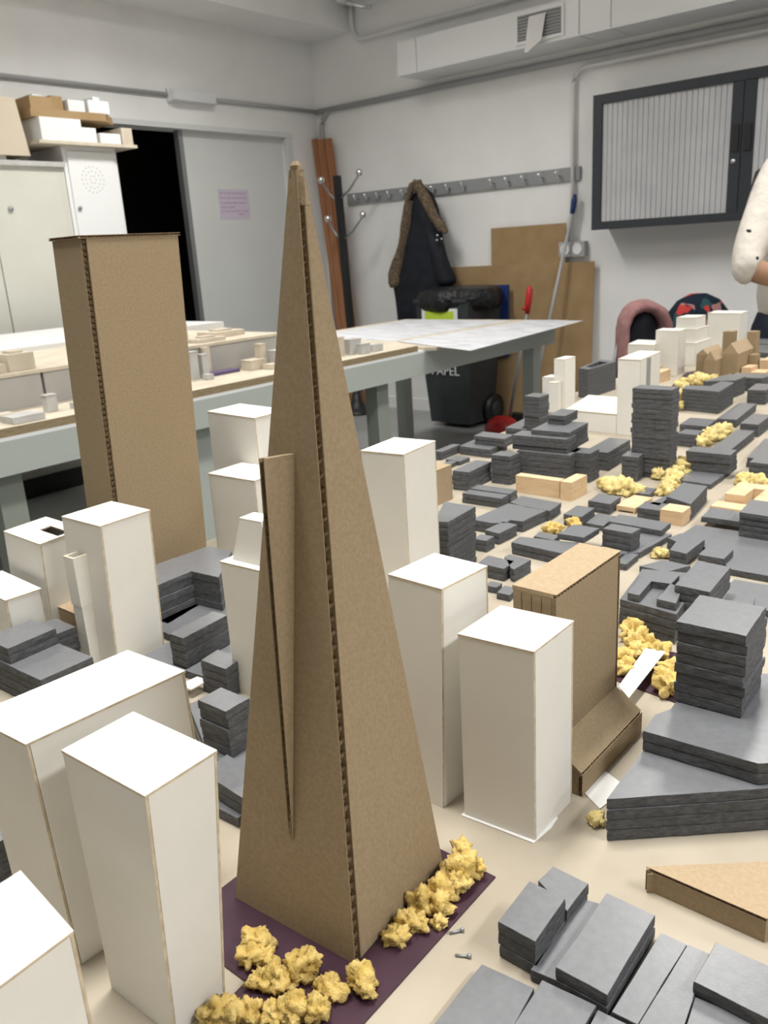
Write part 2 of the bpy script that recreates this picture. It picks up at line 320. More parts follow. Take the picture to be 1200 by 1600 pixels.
 ('low grey foam pair of tiles left of the tall box on the plaza', [([(-0.4459,1.3033),(-0.41,1.3057),(-0.4141,1.3604),(-0.45,1.358)],0.0098,1), ([(-0.41,1.3057),(-0.3827,1.3063),(-0.3858,1.3569),(-0.4132,1.3564)],0.0098,1)]),
 ('flat grey foam apron behind the big rough foam stack, right edge', [([(-0.3288,1.0076),(-0.3255,1.0929),(-0.2513,1.0947),(-0.2302,1.0147)],0,1), ([(-0.3011,0.9756),(-0.3121,1.0226),(-0.2777,1.0224),(-0.2681,0.9808)],0.0098,1)]),
 ('dark grey foam block at the right photo edge above the yellow sponge row', [([(-0.4761,1.6419),(-0.4083,1.6431),(-0.4132,1.7291),(-0.481,1.7279)],0,3)]),
 ('flat dark grey foam slab behind the right-edge block above the sponge row', [([(-0.5019,1.7134),(-0.4306,1.7072),(-0.4507,1.8876),(-0.5219,1.8939)],0,2)]),
 ('huge layered grey foam block with angled front and rough stack tower, right foreground', [([(-0.2495,0.7155),(-0.2439,0.5952),(-0.2405,0.526),(-0.1068,0.6433),(-0.1397,0.7888)],0,4), ([(-0.2444,0.7253),(-0.2399,0.6514),(-0.2471,0.6349),(-0.2457,0.6045),(-0.1536,0.6103),(-0.1099,0.6489),(-0.1424,0.7925)],0.0392,2), ([(-0.2425,0.6644),(-0.1848,0.6673),(-0.1884,0.7337),(-0.246,0.7308)],0.0588,8)]),
 ('three-layer grey foam block nearest the cardboard pyramid, bottom right cluster', [([(-0.248,0.38),(-0.2198,0.3796),(-0.222,0.4241),(-0.2502,0.4245)],0,3)]),
 ('grey foam block behind the three-layer block, bottom right cluster', [([(-0.2511,0.4378),(-0.2207,0.4237),(-0.2209,0.4557),(-0.2496,0.4567)],0,2)]),
 ('flat dark grey foam plate between the three-layer block and the big smooth block', [([(-0.2208,0.3754),(-0.1993,0.3783),(-0.2097,0.4543),(-0.2211,0.4514)],0,1)]),
 ('big smooth grey foam slab in the middle of the bottom right cluster', [([(-0.2045,0.3773),(-0.1695,0.3773),(-0.1717,0.4549),(-0.2068,0.4549)],0,2)]),
 ('long flat grey foam strip right of the big smooth slab', [([(-0.1654,0.3772),(-0.1495,0.3781),(-0.1484,0.4538),(-0.1658,0.4539)],0,1)]),
 ('second flat grey foam strip, beside the raised corner block at the bottom right', [([(-0.1487,0.3781),(-0.1255,0.3792),(-0.1339,0.4546),(-0.1475,0.4538)],0,1)]),
 ('raised grey foam block in the bottom right corner of the photo', [([(-0.1308,0.4186),(-0.0775,0.418),(-0.0808,0.4574),(-0.1303,0.4567)],0,2)]),
 ('flat grey foam tile under the raised corner block, at the bottom photo edge', [([(-0.1246,0.3788),(-0.0988,0.3755),(-0.0918,0.4211),(-0.1298,0.4173)],0,1)]),
 ('flat dark grey foam tile at the bottom photo edge, right of the purple sheet', [([(-0.247,0.3033),(-0.2042,0.3036),(-0.2119,0.3642),(-0.2486,0.3606)],0,1)]),
 ('flat grey foam tile at the bottom photo edge, in front of the three-layer block', [([(-0.2084,0.3336),(-0.1731,0.3369),(-0.175,0.3752),(-0.211,0.3721)],0,1)]),
 ('small grey foam tile at the bottom photo edge before the big smooth slab', [([(-0.1711,0.3369),(-0.1463,0.3388),(-0.1494,0.375),(-0.1728,0.3734)],0,1)]),
 ('dark grey foam slab on top of the holed block at the left photo edge', [([(-0.9363,0.3669),(-0.8851,0.3699),(-0.8888,0.4302),(-0.9401,0.4272)],0.0392,2)]),
 ('dark grey foam block with hollow crumbled end, left photo edge below the white boxes', [([(-0.9198,0.366),(-0.8205,0.3698),(-0.8211,0.4337),(-0.9204,0.43)],0,4)]),
 ('dark grey foam block behind the left-edge slab, beside the white box with the tube', [([(-0.9403,0.4339),(-0.8935,0.4329),(-0.892,0.4575),(-0.9388,0.4585)],0,5)]),
 ('big dark grey foam courtyard block at the foot of the tall brown cardboard tower', [([(-0.8968,0.586),(-0.8986,0.6367),(-0.8473,0.6422),(-0.9126,0.7201),(-0.9608,0.7169),(-0.965,0.6292),(-0.9598,0.5928),(-0.8924,0.556)],0,6), ([(-0.9328,0.5759),(-0.8785,0.5746),(-0.8965,0.6619),(-0.9803,0.6938)],0,1)]),
 ('grey foam bar of five layers between the white tube box and the pyramid', [([(-0.7781,0.5083),(-0.7539,0.5096),(-0.7605,0.5808),(-0.7848,0.5795)],0,5)]),
 ('small tilted grey foam block below the five-layer bar, left of the pyramid', [([(-0.7089,0.4987),(-0.6691,0.5004),(-0.6741,0.5282),(-0.7138,0.5265)],0,4)]),
 ('thin grey foam strip standing beside the right end of the long white box', [([(-0.6731,0.4498),(-0.5964,0.4094),(-0.5952,0.4194),(-0.6686,0.4622)],0,2)]),
 ('dark flat grey foam yard plate between the five-layer bar and the cardboard tower', [([(-0.93,0.56),(-0.834,0.556),(-0.828,0.5),(-0.7,0.512),(-0.7,0.62),(-0.82,0.67),(-0.93,0.66)],0,1)]),
 ('four-layer grey foam stack with chipped corner touching the pyramid left side', [([(-0.5963,0.4101),(-0.5571,0.4112),(-0.5572,0.4397),(-0.5964,0.4385)],0.0196,5), ([(-0.5808,0.4029),(-0.5374,0.4016),(-0.5364,0.4346),(-0.5797,0.4359)],0,2)]),
 ('stepped dark grey foam block squeezed between the front white box and the pyramid', [([(-0.5515,0.3724),(-0.4921,0.3687),(-0.4952,0.3999),(-0.5545,0.4036)],0.0098,2), ([(-0.527,0.3621),(-0.4961,0.3637),(-0.5005,0.3897),(-0.5314,0.3881)],0,1)]),
 ('dark grey foam stack at the left photo edge behind the white boxes', [([(-0.6276,0.2026),(-0.5827,0.2056),(-0.5834,0.2311),(-0.6282,0.2281)],0,5)]),
 ('small grey foam courtyard ring block behind the low flat white box', [([(-1.1783,2.3072),(-1.1382,2.2918),(-1.1324,2.4683),(-1.1986,2.5037)],0,9)]),
 ('low grey foam blocks far back at the right photo edge', [([(-0.9996,3.2775),(-0.8756,3.26),(-0.8981,3.4829),(-1.022,3.5004)],0,2), ([(-1.0623,3.5229),(-0.947,3.5158),(-0.9613,3.6847),(-1.0766,3.6918)],0,2)]),
]
CARD = [  # label, top corners, bottom corners, top height, base height
 ('white card box cut off by the bottom left corner of the photo',[(-0.4039,0.1075),(-0.341,0.1018),(-0.3435,0.146),(-0.4064,0.1518)],[(-0.4039,0.1075),(-0.341,0.1018),(-0.3435,0.146),(-0.4064,0.1518)],0.15,0),
 ('tall plain white card box in front, left of the cardboard pyramid',[(-0.4438,0.2045),(-0.3631,0.2072),(-0.3648,0.2589),(-0.4455,0.2562)],[(-0.4418,0.2049),(-0.3761,0.2072),(-0.3775,0.2492),(-0.4431,0.2469)],0.183,0),
 ('long white card box behind the front white box at the left photo edge',[(-0.5464,0.1955),(-0.4805,0.1998),(-0.4742,0.3182),(-0.54,0.3139)],[(-0.5424,0.1975),(-0.4765,0.2018),(-0.4702,0.3202),(-0.536,0.3159)],0.1765,0),
 ('tall white card box with a small square tube on its front',[(-0.916,0.4768),(-0.8377,0.4789),(-0.8397,0.548),(-0.918,0.5459)],[(-0.916,0.4688),(-0.8377,0.4709),(-0.8397,0.54),(-0.918,0.5379)],0.18,0),
 ('white card box with a slot hole in its roof, before the cardboard tower',[(-1.0563,0.4678),(-0.9612,0.4658),(-0.9704,0.5303),(-1.0655,0.5322)],[(-1.0563,0.4618),(-0.9612,0.4598),(-0.9704,0.5243),(-1.0655,0.5262)],0.14,0),
 ('low white card box with a lifted lid at the left photo edge',[(-1.0552,0.4095),(-0.9489,0.4054),(-0.9468,0.4499),(-1.0532,0.454)],[(-1.0552,0.4095),(-0.9489,0.4054),(-0.9468,0.4499),(-1.0532,0.454)],0.09,0),
 ('farther of the two white card boxes between the cardboard tower and the pyramid',[(-1.1016,0.8538),(-0.9786,0.8458),(-0.9808,0.9182),(-1.1038,0.9263)],[(-1.1016,0.8538),(-0.9786,0.8458),(-0.9808,0.9182),(-1.1038,0.9263)],0.225,0),
 ('nearer of the two white card boxes between the cardboard tower and the pyramid',[(-1.0139,0.7732),(-0.9138,0.7771),(-0.9173,0.8491),(-1.0175,0.8452)],[(-1.0139,0.7732),(-0.9138,0.7771),(-0.9173,0.8491),(-1.0175,0.8452)],0.15,0),
 ('white card box with a tapered cap, left of the pyramid fin',[(-0.6799,0.5194),(-0.616,0.5235),(-0.6182,0.5603),(-0.682,0.5562)],[(-0.6799,0.5194),(-0.616,0.5235),(-0.6182,0.5603),(-0.682,0.5562)],0.155,0),
 ('tall white card box directly behind the pyramid, beside the loose foam stack',[(-0.7222,0.8018),(-0.6567,0.8088),(-0.6657,0.8903),(-0.7313,0.8833)],[(-0.7222,0.8018),(-0.6567,0.8088),(-0.6657,0.8903),(-0.7313,0.8833)],0.21,0),
 ('tall white card box right of the pyramid, partly hidden by the shorter square box',[(-0.4275,0.4985),(-0.3708,0.4961),(-0.3673,0.557),(-0.4241,0.5594)],[(-0.4398,0.488),(-0.3709,0.4852),(-0.3667,0.5591),(-0.4357,0.562)],0.2,0),
 ('white card box standing free in front of the brown cardboard slab building',[(-0.3507,0.4887),(-0.2863,0.4941),(-0.2867,0.5573),(-0.3511,0.5519)],[(-0.3507,0.4887),(-0.2863,0.4941),(-0.2867,0.5573),(-0.3511,0.5519)],0.169,0),
 ('tall white card tower with a dark vertical slot, behind the tallest foam tower',[(-0.8613,1.8868),(-0.8044,1.8841),(-0.817,2.0331),(-0.8739,2.0358)],[(-0.8613,1.8868),(-0.8044,1.8841),(-0.817,2.0331),(-0.8739,2.0358)],0.182,0),
 ('low flat white card box left of the slotted white tower',[(-1.0013,1.8949),(-0.8623,1.8868),(-0.9036,2.0948),(-1.0426,2.1029)],[(-1.0013,1.8949),(-0.8623,1.8868),(-0.9036,2.0948),(-1.0426,2.1029)],0.049,0),
 ('small white card box far back, left of the two white towers by the pink coat',[(-1.2239,2.7563),(-1.13,2.747),(-1.1478,2.8711),(-1.2417,2.8804)],[(-1.2239,2.7563),(-1.13,2.747),(-1.1478,2.8711),(-1.2417,2.8804)],0.105,0),
 ('slim white card tower far back in front of the stepped white tower',[(-1.14,2.7878),(-1.0569,2.7767),(-1.0593,2.8455),(-1.1424,2.8566)],[(-1.14,2.7878),(-1.0569,2.7767),(-1.0593,2.8455),(-1.1424,2.8566)],0.149,0),
 ('broad white card tower far back under the standing person',[(-1.1709,3.3663),(-1.0438,3.3516),(-1.0476,3.4546),(-1.1748,3.4693)],[(-1.1709,3.3663),(-1.0438,3.3516),(-1.0476,3.4546),(-1.1748,3.4693)],0.153,0),
]

# ------------------------------------------------------------------ room shell
CE = 3.1
struct(MB().box(-6.6, 6.4, -7.1, 5.4, -0.06, 0).build('floor', M['floor']), 'smooth grey studio floor', 'floor')
struct(MB().box(-6.6, 6.4, -7.1, 5.4, CE, CE + 0.1).build('ceiling', M['ceiling']), 'white painted ceiling above the studio', 'ceiling')
struct(MB().box(-5.05, 6.4, YW, YW + 0.15, 0, CE).build('wall_back', M['wall']), 'white painted wall with coat rail and hanging cupboard', 'wall')
w = MB().box(XW - 0.15, XW, -7.0, 3.0, 0, CE).box(XW - 0.15, XW, 4.83, YW, 0, CE).box(XW - 0.15, XW, 3.0, 4.83, 2.07, CE)
struct(w.build('wall_left', M['wall']), 'white painted wall with the sliding door', 'wall')
struct(MB().box(6.3, 6.4, -7.0, 5.19, 0, CE).build('wall_right', M['wall_dim']), 'unseen wall darkened to cut bounce beyond the right side of the photo', 'wall')
struct(MB().box(-4.9, 6.3, -7.1, -7.0, 0, CE).build('wall_front', M['wall_dim']), 'unseen wall darkened to cut bounce behind the camera', 'wall')
struct(MB().box(XW, -4.496, -7.0, YW, 2.745, CE).build('trim_1', M['wall']), 'white ceiling beam along the left wall', 'beam')
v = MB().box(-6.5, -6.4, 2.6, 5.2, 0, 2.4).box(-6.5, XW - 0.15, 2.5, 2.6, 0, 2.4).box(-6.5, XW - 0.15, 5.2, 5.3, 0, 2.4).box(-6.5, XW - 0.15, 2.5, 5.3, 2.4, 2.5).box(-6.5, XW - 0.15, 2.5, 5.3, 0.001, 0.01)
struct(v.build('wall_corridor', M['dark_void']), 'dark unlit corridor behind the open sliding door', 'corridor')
d = thing('door_1', (XW - 0.06, 4.35, 0), 'pale sliding door half open beside the dark doorway', 'door'); d['kind'] = 'structure'
MB().box(XW - 0.08, XW - 0.04, 3.90, 4.86, 0.01, 2.08).build('door_leaf', M['door'], d)
MB().box(XW - 0.085, XW - 0.035, 3.865, 3.90, 0.01, 2.08).build('door_edge', M['steel'], d)
f = MB().box(XW - 0.02, XW + 0.02, 2.95, 4.89, 2.068, 2.10).box(XW - 0.02, XW + 0.012, 4.826, 4.89, 0, 2.068)
struct(f.build('trim_2', M['door']), 'pale door frame around the sliding door', 'door frame')
struct(MB().box(-4.9, 6.3, YW - 0.012, YW, 0, 0.09).build('baseboard_back', M['wall']), 'low white baseboard under the back wall', 'baseboard')

n = thing('door_note', (XW - 0.036, 4.30, 1.49), 'pink and lilac handwritten paper note taped to the sliding door', 'note')
MB().box(XW - 0.040, XW - 0.038, 4.155, 4.44, 1.495, 1.70).build('sheet', mat('lilac_paper', (0.62, 0.56, 0.66), 0.7), n)
ink = MB()
for r_, zz in enumerate((1.675, 1.643, 1.611, 1.579, 1.553)):
    y = 4.17
    while y < (4.41 if r_ != 3 else 4.28):
        L_ = rnd.uniform(0.015, 0.045); ink.box(XW - 0.0375, XW - 0.036, y, min(y + L_, 4.425), zz - 0.006, zz + 0.004); y += L_ + 0.012
ink.box(XW - 0.0375, XW - 0.036, 4.33, 4.38, 1.525, 1.536)
ink.build('handwriting', mat('pink_ink', (0.55, 0.36, 0.56), 0.7), n)['kind'] = 'stuff'

# conduits
tag(MB().tube([(XW + 0.015, -3.5, 2.268), (XW + 0.015, 3.78, 2.268)], 0.014).build('conduit_pipe', M['pipe'], smooth=True), 'grey conduit pipe on the left wall, left of the emergency light', 'pipe')
tag(MB().tube([(XW + 0.015, 4.15, 2.268), (XW + 0.015, 5.16, 2.268)], 0.014).build('conduit_pipe', M['pipe'], smooth=True), 'short grey conduit pipe between emergency light and room corner', 'pipe')
pth = [(-4.70, YW - 0.02, 2.262)] + [(-4.70 - 0.14 * math.sin(a), YW - 0.02, 2.262 - 0.14 + 0.14 * math.cos(a)) for a in [k * math.pi / 16 for k in range(1, 9)]] + [(-4.855, YW - 0.02, 0.4)]
tag(MB().tube(pth, 0.018).build('conduit_pipe', M['pipe'], smooth=True), 'grey pipe bending down into the room corner behind the wooden planks', 'pipe')
tag(MB().tube([(-4.88, YW - 0.022, 2.262), (4.2, YW - 0.022, 2.262)], 0.02).build('conduit_pipe', M['pipe'], smooth=True), 'long grey pipe running along the back wall below the air duct', 'pipe')
pth = [(3.9, YW - 0.03, 2.205), (-2.60, YW - 0.03, 2.205)] + [(-2.60 - 0.09 * math.sin(a), YW - 0.03, 2.205 - 0.09 + 0.09 * math.cos(a)) for a in [k * math.pi / 12 for k in range(1, 7)]] + [(-2.69, YW - 0.03, 1.2)]
tag(MB().tube(pth, 0.013).build('conduit_pipe', M['white_pipe'], smooth=True), 'pale pipe that bends down the back wall to the socket box', 'pipe')
pth = [(-4.45, 5.15, 3.05), (-4.45, 5.15, 2.78)] + [(-4.45 + 0.1 - 0.1 * math.cos(a), 5.15, 2.775 - 0.1 * math.sin(a)) for a in [k * math.pi / 12 for k in range(1, 7)]] + [(-2.0, 5.15, 2.672)]
tag(MB().tube(pth, 0.016).build('conduit_pipe', M['white_pipe'], smooth=True), 'pale bent pipe at the ceiling beam end above the air duct', 'pipe')
t = thing('cable_tray', (-3.4, 5.05, 2.88), 'white cable tray box high on the back wall at the photo top', 'cable tray')
MB().box(-4.41, -2.4, 4.95, 5.19, 2.885, 3.05).build('tray_body', M['white_paint'], t)
MB().tube([(-4.33, 4.96, 2.87), (-4.25, 5.02, 2.84), (-4.2, 5.08, 2.83)], 0.014).build('bracket', M['chrome'], t, True)
e = thing('emergency_light', (XW, 3.96, 2.22), 'small white emergency light box on the left wall above the door', 'light')
MB().box(XW, XW + 0.03, 3.775, 4.15, 2.225, 2.305).build('back_plate', M['white_paint'], e)
MB().hexa([(XW + 0.03, 3.78, 2.23), (XW + 0.075, 3.79, 2.235), (XW + 0.075, 4.135, 2.235), (XW + 0.03, 4.145, 2.23)], [(XW + 0.03, 3.78, 2.3), (XW + 0.07, 3.79, 2.295), (XW + 0.07, 4.135, 2.295), (XW + 0.03, 4.145, 2.3)]).build('cover', M['translucent'], e)

# air duct with grille
du = thing('air_duct', (-1.8, 5.03, 2.318), 'long white box air duct along the top of the back wall', 'air duct')
for a, b in ((-3.83, -3.672), (-3.668, -2.512), (-2.506, -2.32), (-2.314, -0.6)):
    MB().box(a, b, 4.875, YW - 0.001, 2.318, 2.52).build('duct_section', M['white_paint'], du)
MB().box(-3.79, 0, 4.87, 4.876, 2.316, 2.322).build('edge_strip', M['white_paint'], du)
g = MB().box(-2.92, -2.60, 4.862, 4.876, 2.335, 2.352).box(-2.92, -2.60, 4.862, 4.876, 2.488, 2.505).box(-2.92, -2.905, 4.862, 4.876, 2.352, 2.488).box(-2.615, -2.60, 4.862, 4.876, 2.352, 2.488)
gf = g.build('grille_frame', M['white_paint'], du)
MB().box(-2.905, -2.615, 4.872, 4.876, 2.352, 2.488).build('grille_mesh', mat('grille_dark', (0.3, 0.3, 0.31), 0.6), gf)
for k in range(8):
    z = 2.362 + k * 0.017
    MB().box(-2.905, -2.615, 4.864, 4.870, z, z + 0.006).build('louvre', M['pipe'], gf)
pf = MB()
for k in range(5):
    x = -2.85 + k * 0.022
    pf.hexa([(x, 4.848 - 0.004 * k, 2.285 + 0.008 * k), (x + 0.035, 4.843 - 0.004 * k, 2.285 + 0.01 * k), (x + 0.035, 4.846 - 0.004 * k, 2.285 + 0.01 * k), (x, 4.851 - 0.004 * k, 2.285 + 0.008 * k)],
            [(x + 0.025, 4.857, 2.47), (x + 0.05, 4.857, 2.475), (x + 0.05, 4.860, 2.475), (x + 0.025, 4.860, 2.47)])
tag(pf.build('paper_streamers', M['paper']), 'bunch of white paper strips hanging from the duct grille', 'paper strips')

# coat rail with hooks
r_ = thing('coat_rail', (-3.6, YW, 1.57), 'long grey wall rail with chrome coat hooks', 'coat rail')
MB().box(-4.62, -2.645, YW - 0.022, YW, 1.57, 1.65).build('rail_board', M['rail'], r_)
for x in (-4.5, -4.39, -4.28, -4.17, -4.04, -3.769, -3.644, -3.514, -3.279, -3.159, -3.034, -2.906, -2.782):
    h = MB().tube([(x, YW - 0.022, 1.605), (x, YW - 0.06, 1.60), (x, YW - 0.075, 1.615)], 0.006, 8)
    h.ball((x, YW - 0.078, 1.622), 0.013, 10).build('hook', M['chrome'], r_, True)

# hanging cupboard with tambour doors
YC = 4.95
cu = thing('wall_cupboard', (-1.55, YW, 1.26), 'anthracite wall cupboard with two grey slatted sliding shutters', 'cupboard')
X0, X1, Z0, Z1 = -2.453, -0.74, 1.26, 2.005
MB().box(X0, X1, YC + 0.03, YW - 0.001, Z0 + 0.001, Z1 - 0.001).build('carcass', M['anthracite'], cu)
fr = MB().box(X0, X1, YC, YC + 0.03, Z1 - 0.05, Z1).box(X0, X1, YC, YC + 0.03, Z0, Z0 + 0.045).box(X0, X0 + 0.055, YC, YC + 0.03, Z0 + 0.045, Z1 - 0.05).box(X1 - 0.055, X1, YC, YC + 0.03, Z0 + 0.045, Z1 - 0.05)
fr.build('front_frame', M['anthracite'], cu)
for (a, b) in ((X0 + 0.055, -1.659), (-1.537, X1 - 0.055)):
    sh = MB().box(a, b, YC + 0.022, YC + 0.028, Z0 + 0.045, Z1 - 0.05).build('shutter', M['slat'], cu)
    ns = 24; wd = (b - a) / ns
    for k in range(ns):
        x = a + k * wd
        MB().hexa([(x + 0.002, YC + 0.014, Z0 + 0.046), (x + wd - 0.002, YC + 0.014, Z0 + 0.046), (x + wd - 0.0005, YC + 0.022, Z0 + 0.046), (x + 0.0005, YC + 0.022, Z0 + 0.046)],
                  [(x + 0.002, YC + 0.014, Z1 - 0.051), (x + wd - 0.002, YC + 0.014, Z1 - 0.051), (x + wd - 0.0005, YC + 0.022, Z1 - 0.051), (x + 0.0005, YC + 0.022, Z1 - 0.051)]).build('slat', M['slat'], sh)
for x0, x1 in ((-1.659, -1.601), (-1.597, -1.537)):
    st = MB().box(x0, x1, YC + 0.006, YC + 0.022, Z0 + 0.046, Z1 - 0.051).build('closing_stile', M['anthracite'], cu)
    MB().box(x0 + 0.012, x1 - 0.012, YC - 0.004, YC + 0.006, 1.612, 1.746).build('handle_recess', M['black'], st)
MB().lathe((-1.634, YC + 0.006, 1.566), [(0.013, 0), (0.013, -0.008), (0.002, -0.010)], 14, 'y').build('lock', M['chrome'], cu, True)

# socket box
s = thing('socket_box', (-2.69, YW - 0.03, 1.105), 'double grey wall socket box under the bent pale pipe', 'socket')
MB().box(-2.775, -2.595, YW - 0.05, YW - 0.001, 1.108, 1.2).build('housing', M['pipe'], s)
for x in (-2.73, -2.642):
    MB().lathe((x, YW - 0.05, 1.154), [(0.034, 0), (0.034, -0.006), (0.022, -0.006), (0.022, -0.002)], 18, 'y').build('outlet', M['white_paint'], s)

# lamps on the ceiling
for i, (x, y, pw) in enumerate(LAMPS):
    lo = thing('ceiling_lamp', (x, y, CE - 0.09), 'long white fluorescent ceiling lamp outside the photo', 'lamp', 'fluorescent ceiling lamps')
    MB().box(x - 0.13, x + 0.13, y - 0.65, y + 0.65, CE - 0.06, CE - 0.001).build('housing', M['white_paint'], lo)
    MB().box(x - 0.11, x + 0.11, y - 0.62, y + 0.62, CE - 0.085, CE - 0.06).build('diffuser', M['lamp'], lo)
    ld = bpy.data.lights.new('tube_light', 'AREA'); ld.shape = 'RECTANGLE'; ld.size = 0.3; ld.size_y = 1.25; ld.energy = pw; ld.color = (1.0, 0.985, 0.95) if x < 1 else (0.985, 0.99, 1.0); ld.spread = 2.5
    l = bpy.data.objects.new('tube_light', ld); C.objects.link(l); l.location = (x, y, CE - 0.1)

# ------------------------------------------------------------------ storage cabinets on the left
XF = -4.45
cb = thing('beige_cabinet', (-4.66, 2.0, 0), 'tall beige metal cabinet with round lock at the left photo edge', 'cabinet')
MB().box(XW + 0.002, XF, 1.3, 2.685, 0.12, 1.75).build('body', M['beige_paint'], cb)
MB().box(XW + 0.01, XF - 0.03, 1.32, 2.67, 0, 0.12).build('plinth', M['black'], cb)
for y0, y1 in ((1.33, 1.78), (1.785, 2.228), (2.236, 2.64)):
    dd = MB().box(XF, XF + 0.012, y0, y1, 0.14, 1.70).build('door', M['beige_paint'], cb)
    MB().lathe((XF + 0.012, y0 + 0.10, 1.537), [(0.013, 0), (0.013, 0.01), (0.002, 0.012)], 12, 'x').build('lock', M['steel'], dd, True)
MB().box(XW + 0.002, XF + 0.02, 1.28, 2.687, 1.75, 1.775).build('top_board', M['greymodel'], cb)
cw = thing('white_cabinet', (-4.66, 2.86, 0), 'narrow white metal locker with vent dots beside the dark doorway', 'cabinet')
MB().box(XW + 0.002, XF, 2.69, 3.027, 0, 1.858).build('body', M['white_paint'], cw)
dd = MB().box(XF, XF + 0.01, 2.712, 3.005, 0.05, 1.832).build('door', M['white_paint'], cw)
MB().lathe((XF + 0.01, 2.738, 1.54), [(0.011, 0), (0.011, 0.01), (0.002, 0.012)], 12, 'x').build('lock', M['steel'], dd, True)
vd = MB()
for rr, nn in ((0.02, 6), (0.045, 12), (0.068, 18)):
    for k in range(nn):
        a = 2 * math.pi * k / nn; vd.box(XF + 0.0095, XF + 0.0106, 2.85 + rr * math.cos(a) - 0.004, 2.85 + rr * math.cos(a) + 0.004, 1.69 + rr * math.sin(a) - 0.004, 1.69 + rr * math.sin(a) + 0.004)
vd.build('vent_holes', mat('vent_shadow', (0.55, 0.55, 0.55), 0.6), dd)

bx = thing('beige_panel_box', (-4.6, 2.2, 1.79), 'big beige board box lying on the beige cabinet', 'box')
MB().hexa([(-4.75, 1.9, 1.80), (-4.44, 1.9, 1.80), (-4.44, 2.50, 1.80), (-4.75, 2.50, 1.80)], [(-4.75, 1.9, 2.08), (-4.44, 1.9, 2.08), (-4.44, 2.465, 2.075), (-4.75, 2.465, 2.075)]).build('body', mat('beige_board', (0.58, 0.50, 0.39), 0.7), bx)
MB().box(-4.7, -4.47, 1.95, 2.05, 1.776, 1.80).box(-4.7, -4.47, 2.30, 2.38, 1.776, 1.80).build('runner', M['white_paint'], bx)
mo = thing('stored_model', (-4.6, 2.8, 1.86), 'lower white architecture model on a base stored on the white locker', 'architecture model', 'stored models on the locker')
MB().box(-4.8, -4.38, 2.53, 3.13, 1.859, 1.875).build('base', M['beigemodel'], mo)
for b in ((-4.7, -4.4, 2.56, 2.80, 0.115), (-4.66, -4.42, 2.81, 2.90, 0.08), (-4.7, -4.4, 2.91, 3.04, 0.055), (-4.6, -4.4, 3.05, 3.12, 0.09)):
    MB().box(b[0], b[1], b[2], b[3], 1.875, 1.875 + b[4]).build('massing_block', M['white_paint'] if b[2] < 3.045 else M['beigemodel'], mo)
mo = thing('stored_model', (-4.6, 2.75, 1.99), 'upper brown cardboard architecture model lying on top of the white stored model', 'architecture model', 'stored models on the locker')
MB().prism([(-4.78, 2.53), (-4.42, 2.53), (-4.40, 2.96), (-4.5, 3.07), (-4.78, 3.03)], 1.991, 2.03).build('base', M['kraft_far'], mo)
for b, k in (((-4.72, -4.42, 2.535, 2.66, 0.06), 'kraft_far'), ((-4.7, -4.45, 2.67, 2.74, 0.075), 'kraft_far'), ((-4.7, -4.43, 2.76, 2.86, 0.06), 'white_paint'), ((-4.72, -4.41, 2.87, 3.0, 0.065), 'white_paint'), ((-4.6, -4.45, 2.93, 2.97, 0.09), 'white_paint'), ((-4.6, -4.5, 2.60, 2.65, 0.085), 'white_paint')):
    MB().box(b[0], b[1], b[2], b[3], 2.03, 2.03 + b[4]).build('massing_block', M[k], mo)

# ------------------------------------------------------------------ white counter and far display table
co = thing('white_counter', (-3.75, 1.6, 0), 'long white counter top in front of the cabinets at the left', 'counter')
MB().box(-4.2, -3.32, 0.3, 2.74, 0.88, 0.93).build('top', M['white_paint'], co)
for y in (0.4, 1.5, 2.64):
    MB().box(-4.1, -3.55, y - 0.03, y + 0.03, 0, 0.88).build('side_support', M['greymodel'], co)

ta = thing('display_table', (-2.95, 2.4, 0), 'long pale green metal table carrying the other models and plotted sheets', 'table')
T0 = 0.77
MB().box(-3.48, -2.36, 0.1, 4.33, T0 - 0.01, T0).build('tabletop', M['white_paint'], ta)
MB().box(-2.385, -2.36, 0.1, 4.33, T0 - 0.11, T0 - 0.01).build('apron', M['enamel'], ta)
MB().box(-3.48, -3.455, 0.1, 4.33, T0 - 0.11, T0 - 0.01).build('apron', M['enamel'], ta)
MB().box(-3.455, -2.385, 4.305, 4.33, T0 - 0.11, T0 - 0.01).build('apron', M['enamel'], ta)
for y in (1.12, 2.87, 4.25):
    for x in (-2.47, -3.42):
        MB().box(x - 0.035, x + 0.035, y - 0.035, y + 0.045, 0, T0 - 0.01).build('leg', M['enamel_dark'] if y < 4 else M['enamel'], ta)
MB().box(-3.38, -2.5, 1.13, 1.16, 0.5, 0.58).build('crossbar', M['enamel_dark'], ta)
uc = thing('under_table_cabinet', (-2.7, 2.1, 0), 'pale panelled cabinet standing under the display table', 'cabinet')
MB().box(-3.1, -2.47, 1.80, 2.45, 0.0, 0.655).build('body', M['enamel'], uc)
for y0, y1 in ((1.81, 1.978), (1.985, 2.21), (2.217, 2.44)):
    MB().box(-2.47, -2.458, y0, y1, 0.03, 0.65).build('door', M['enamel'], uc)

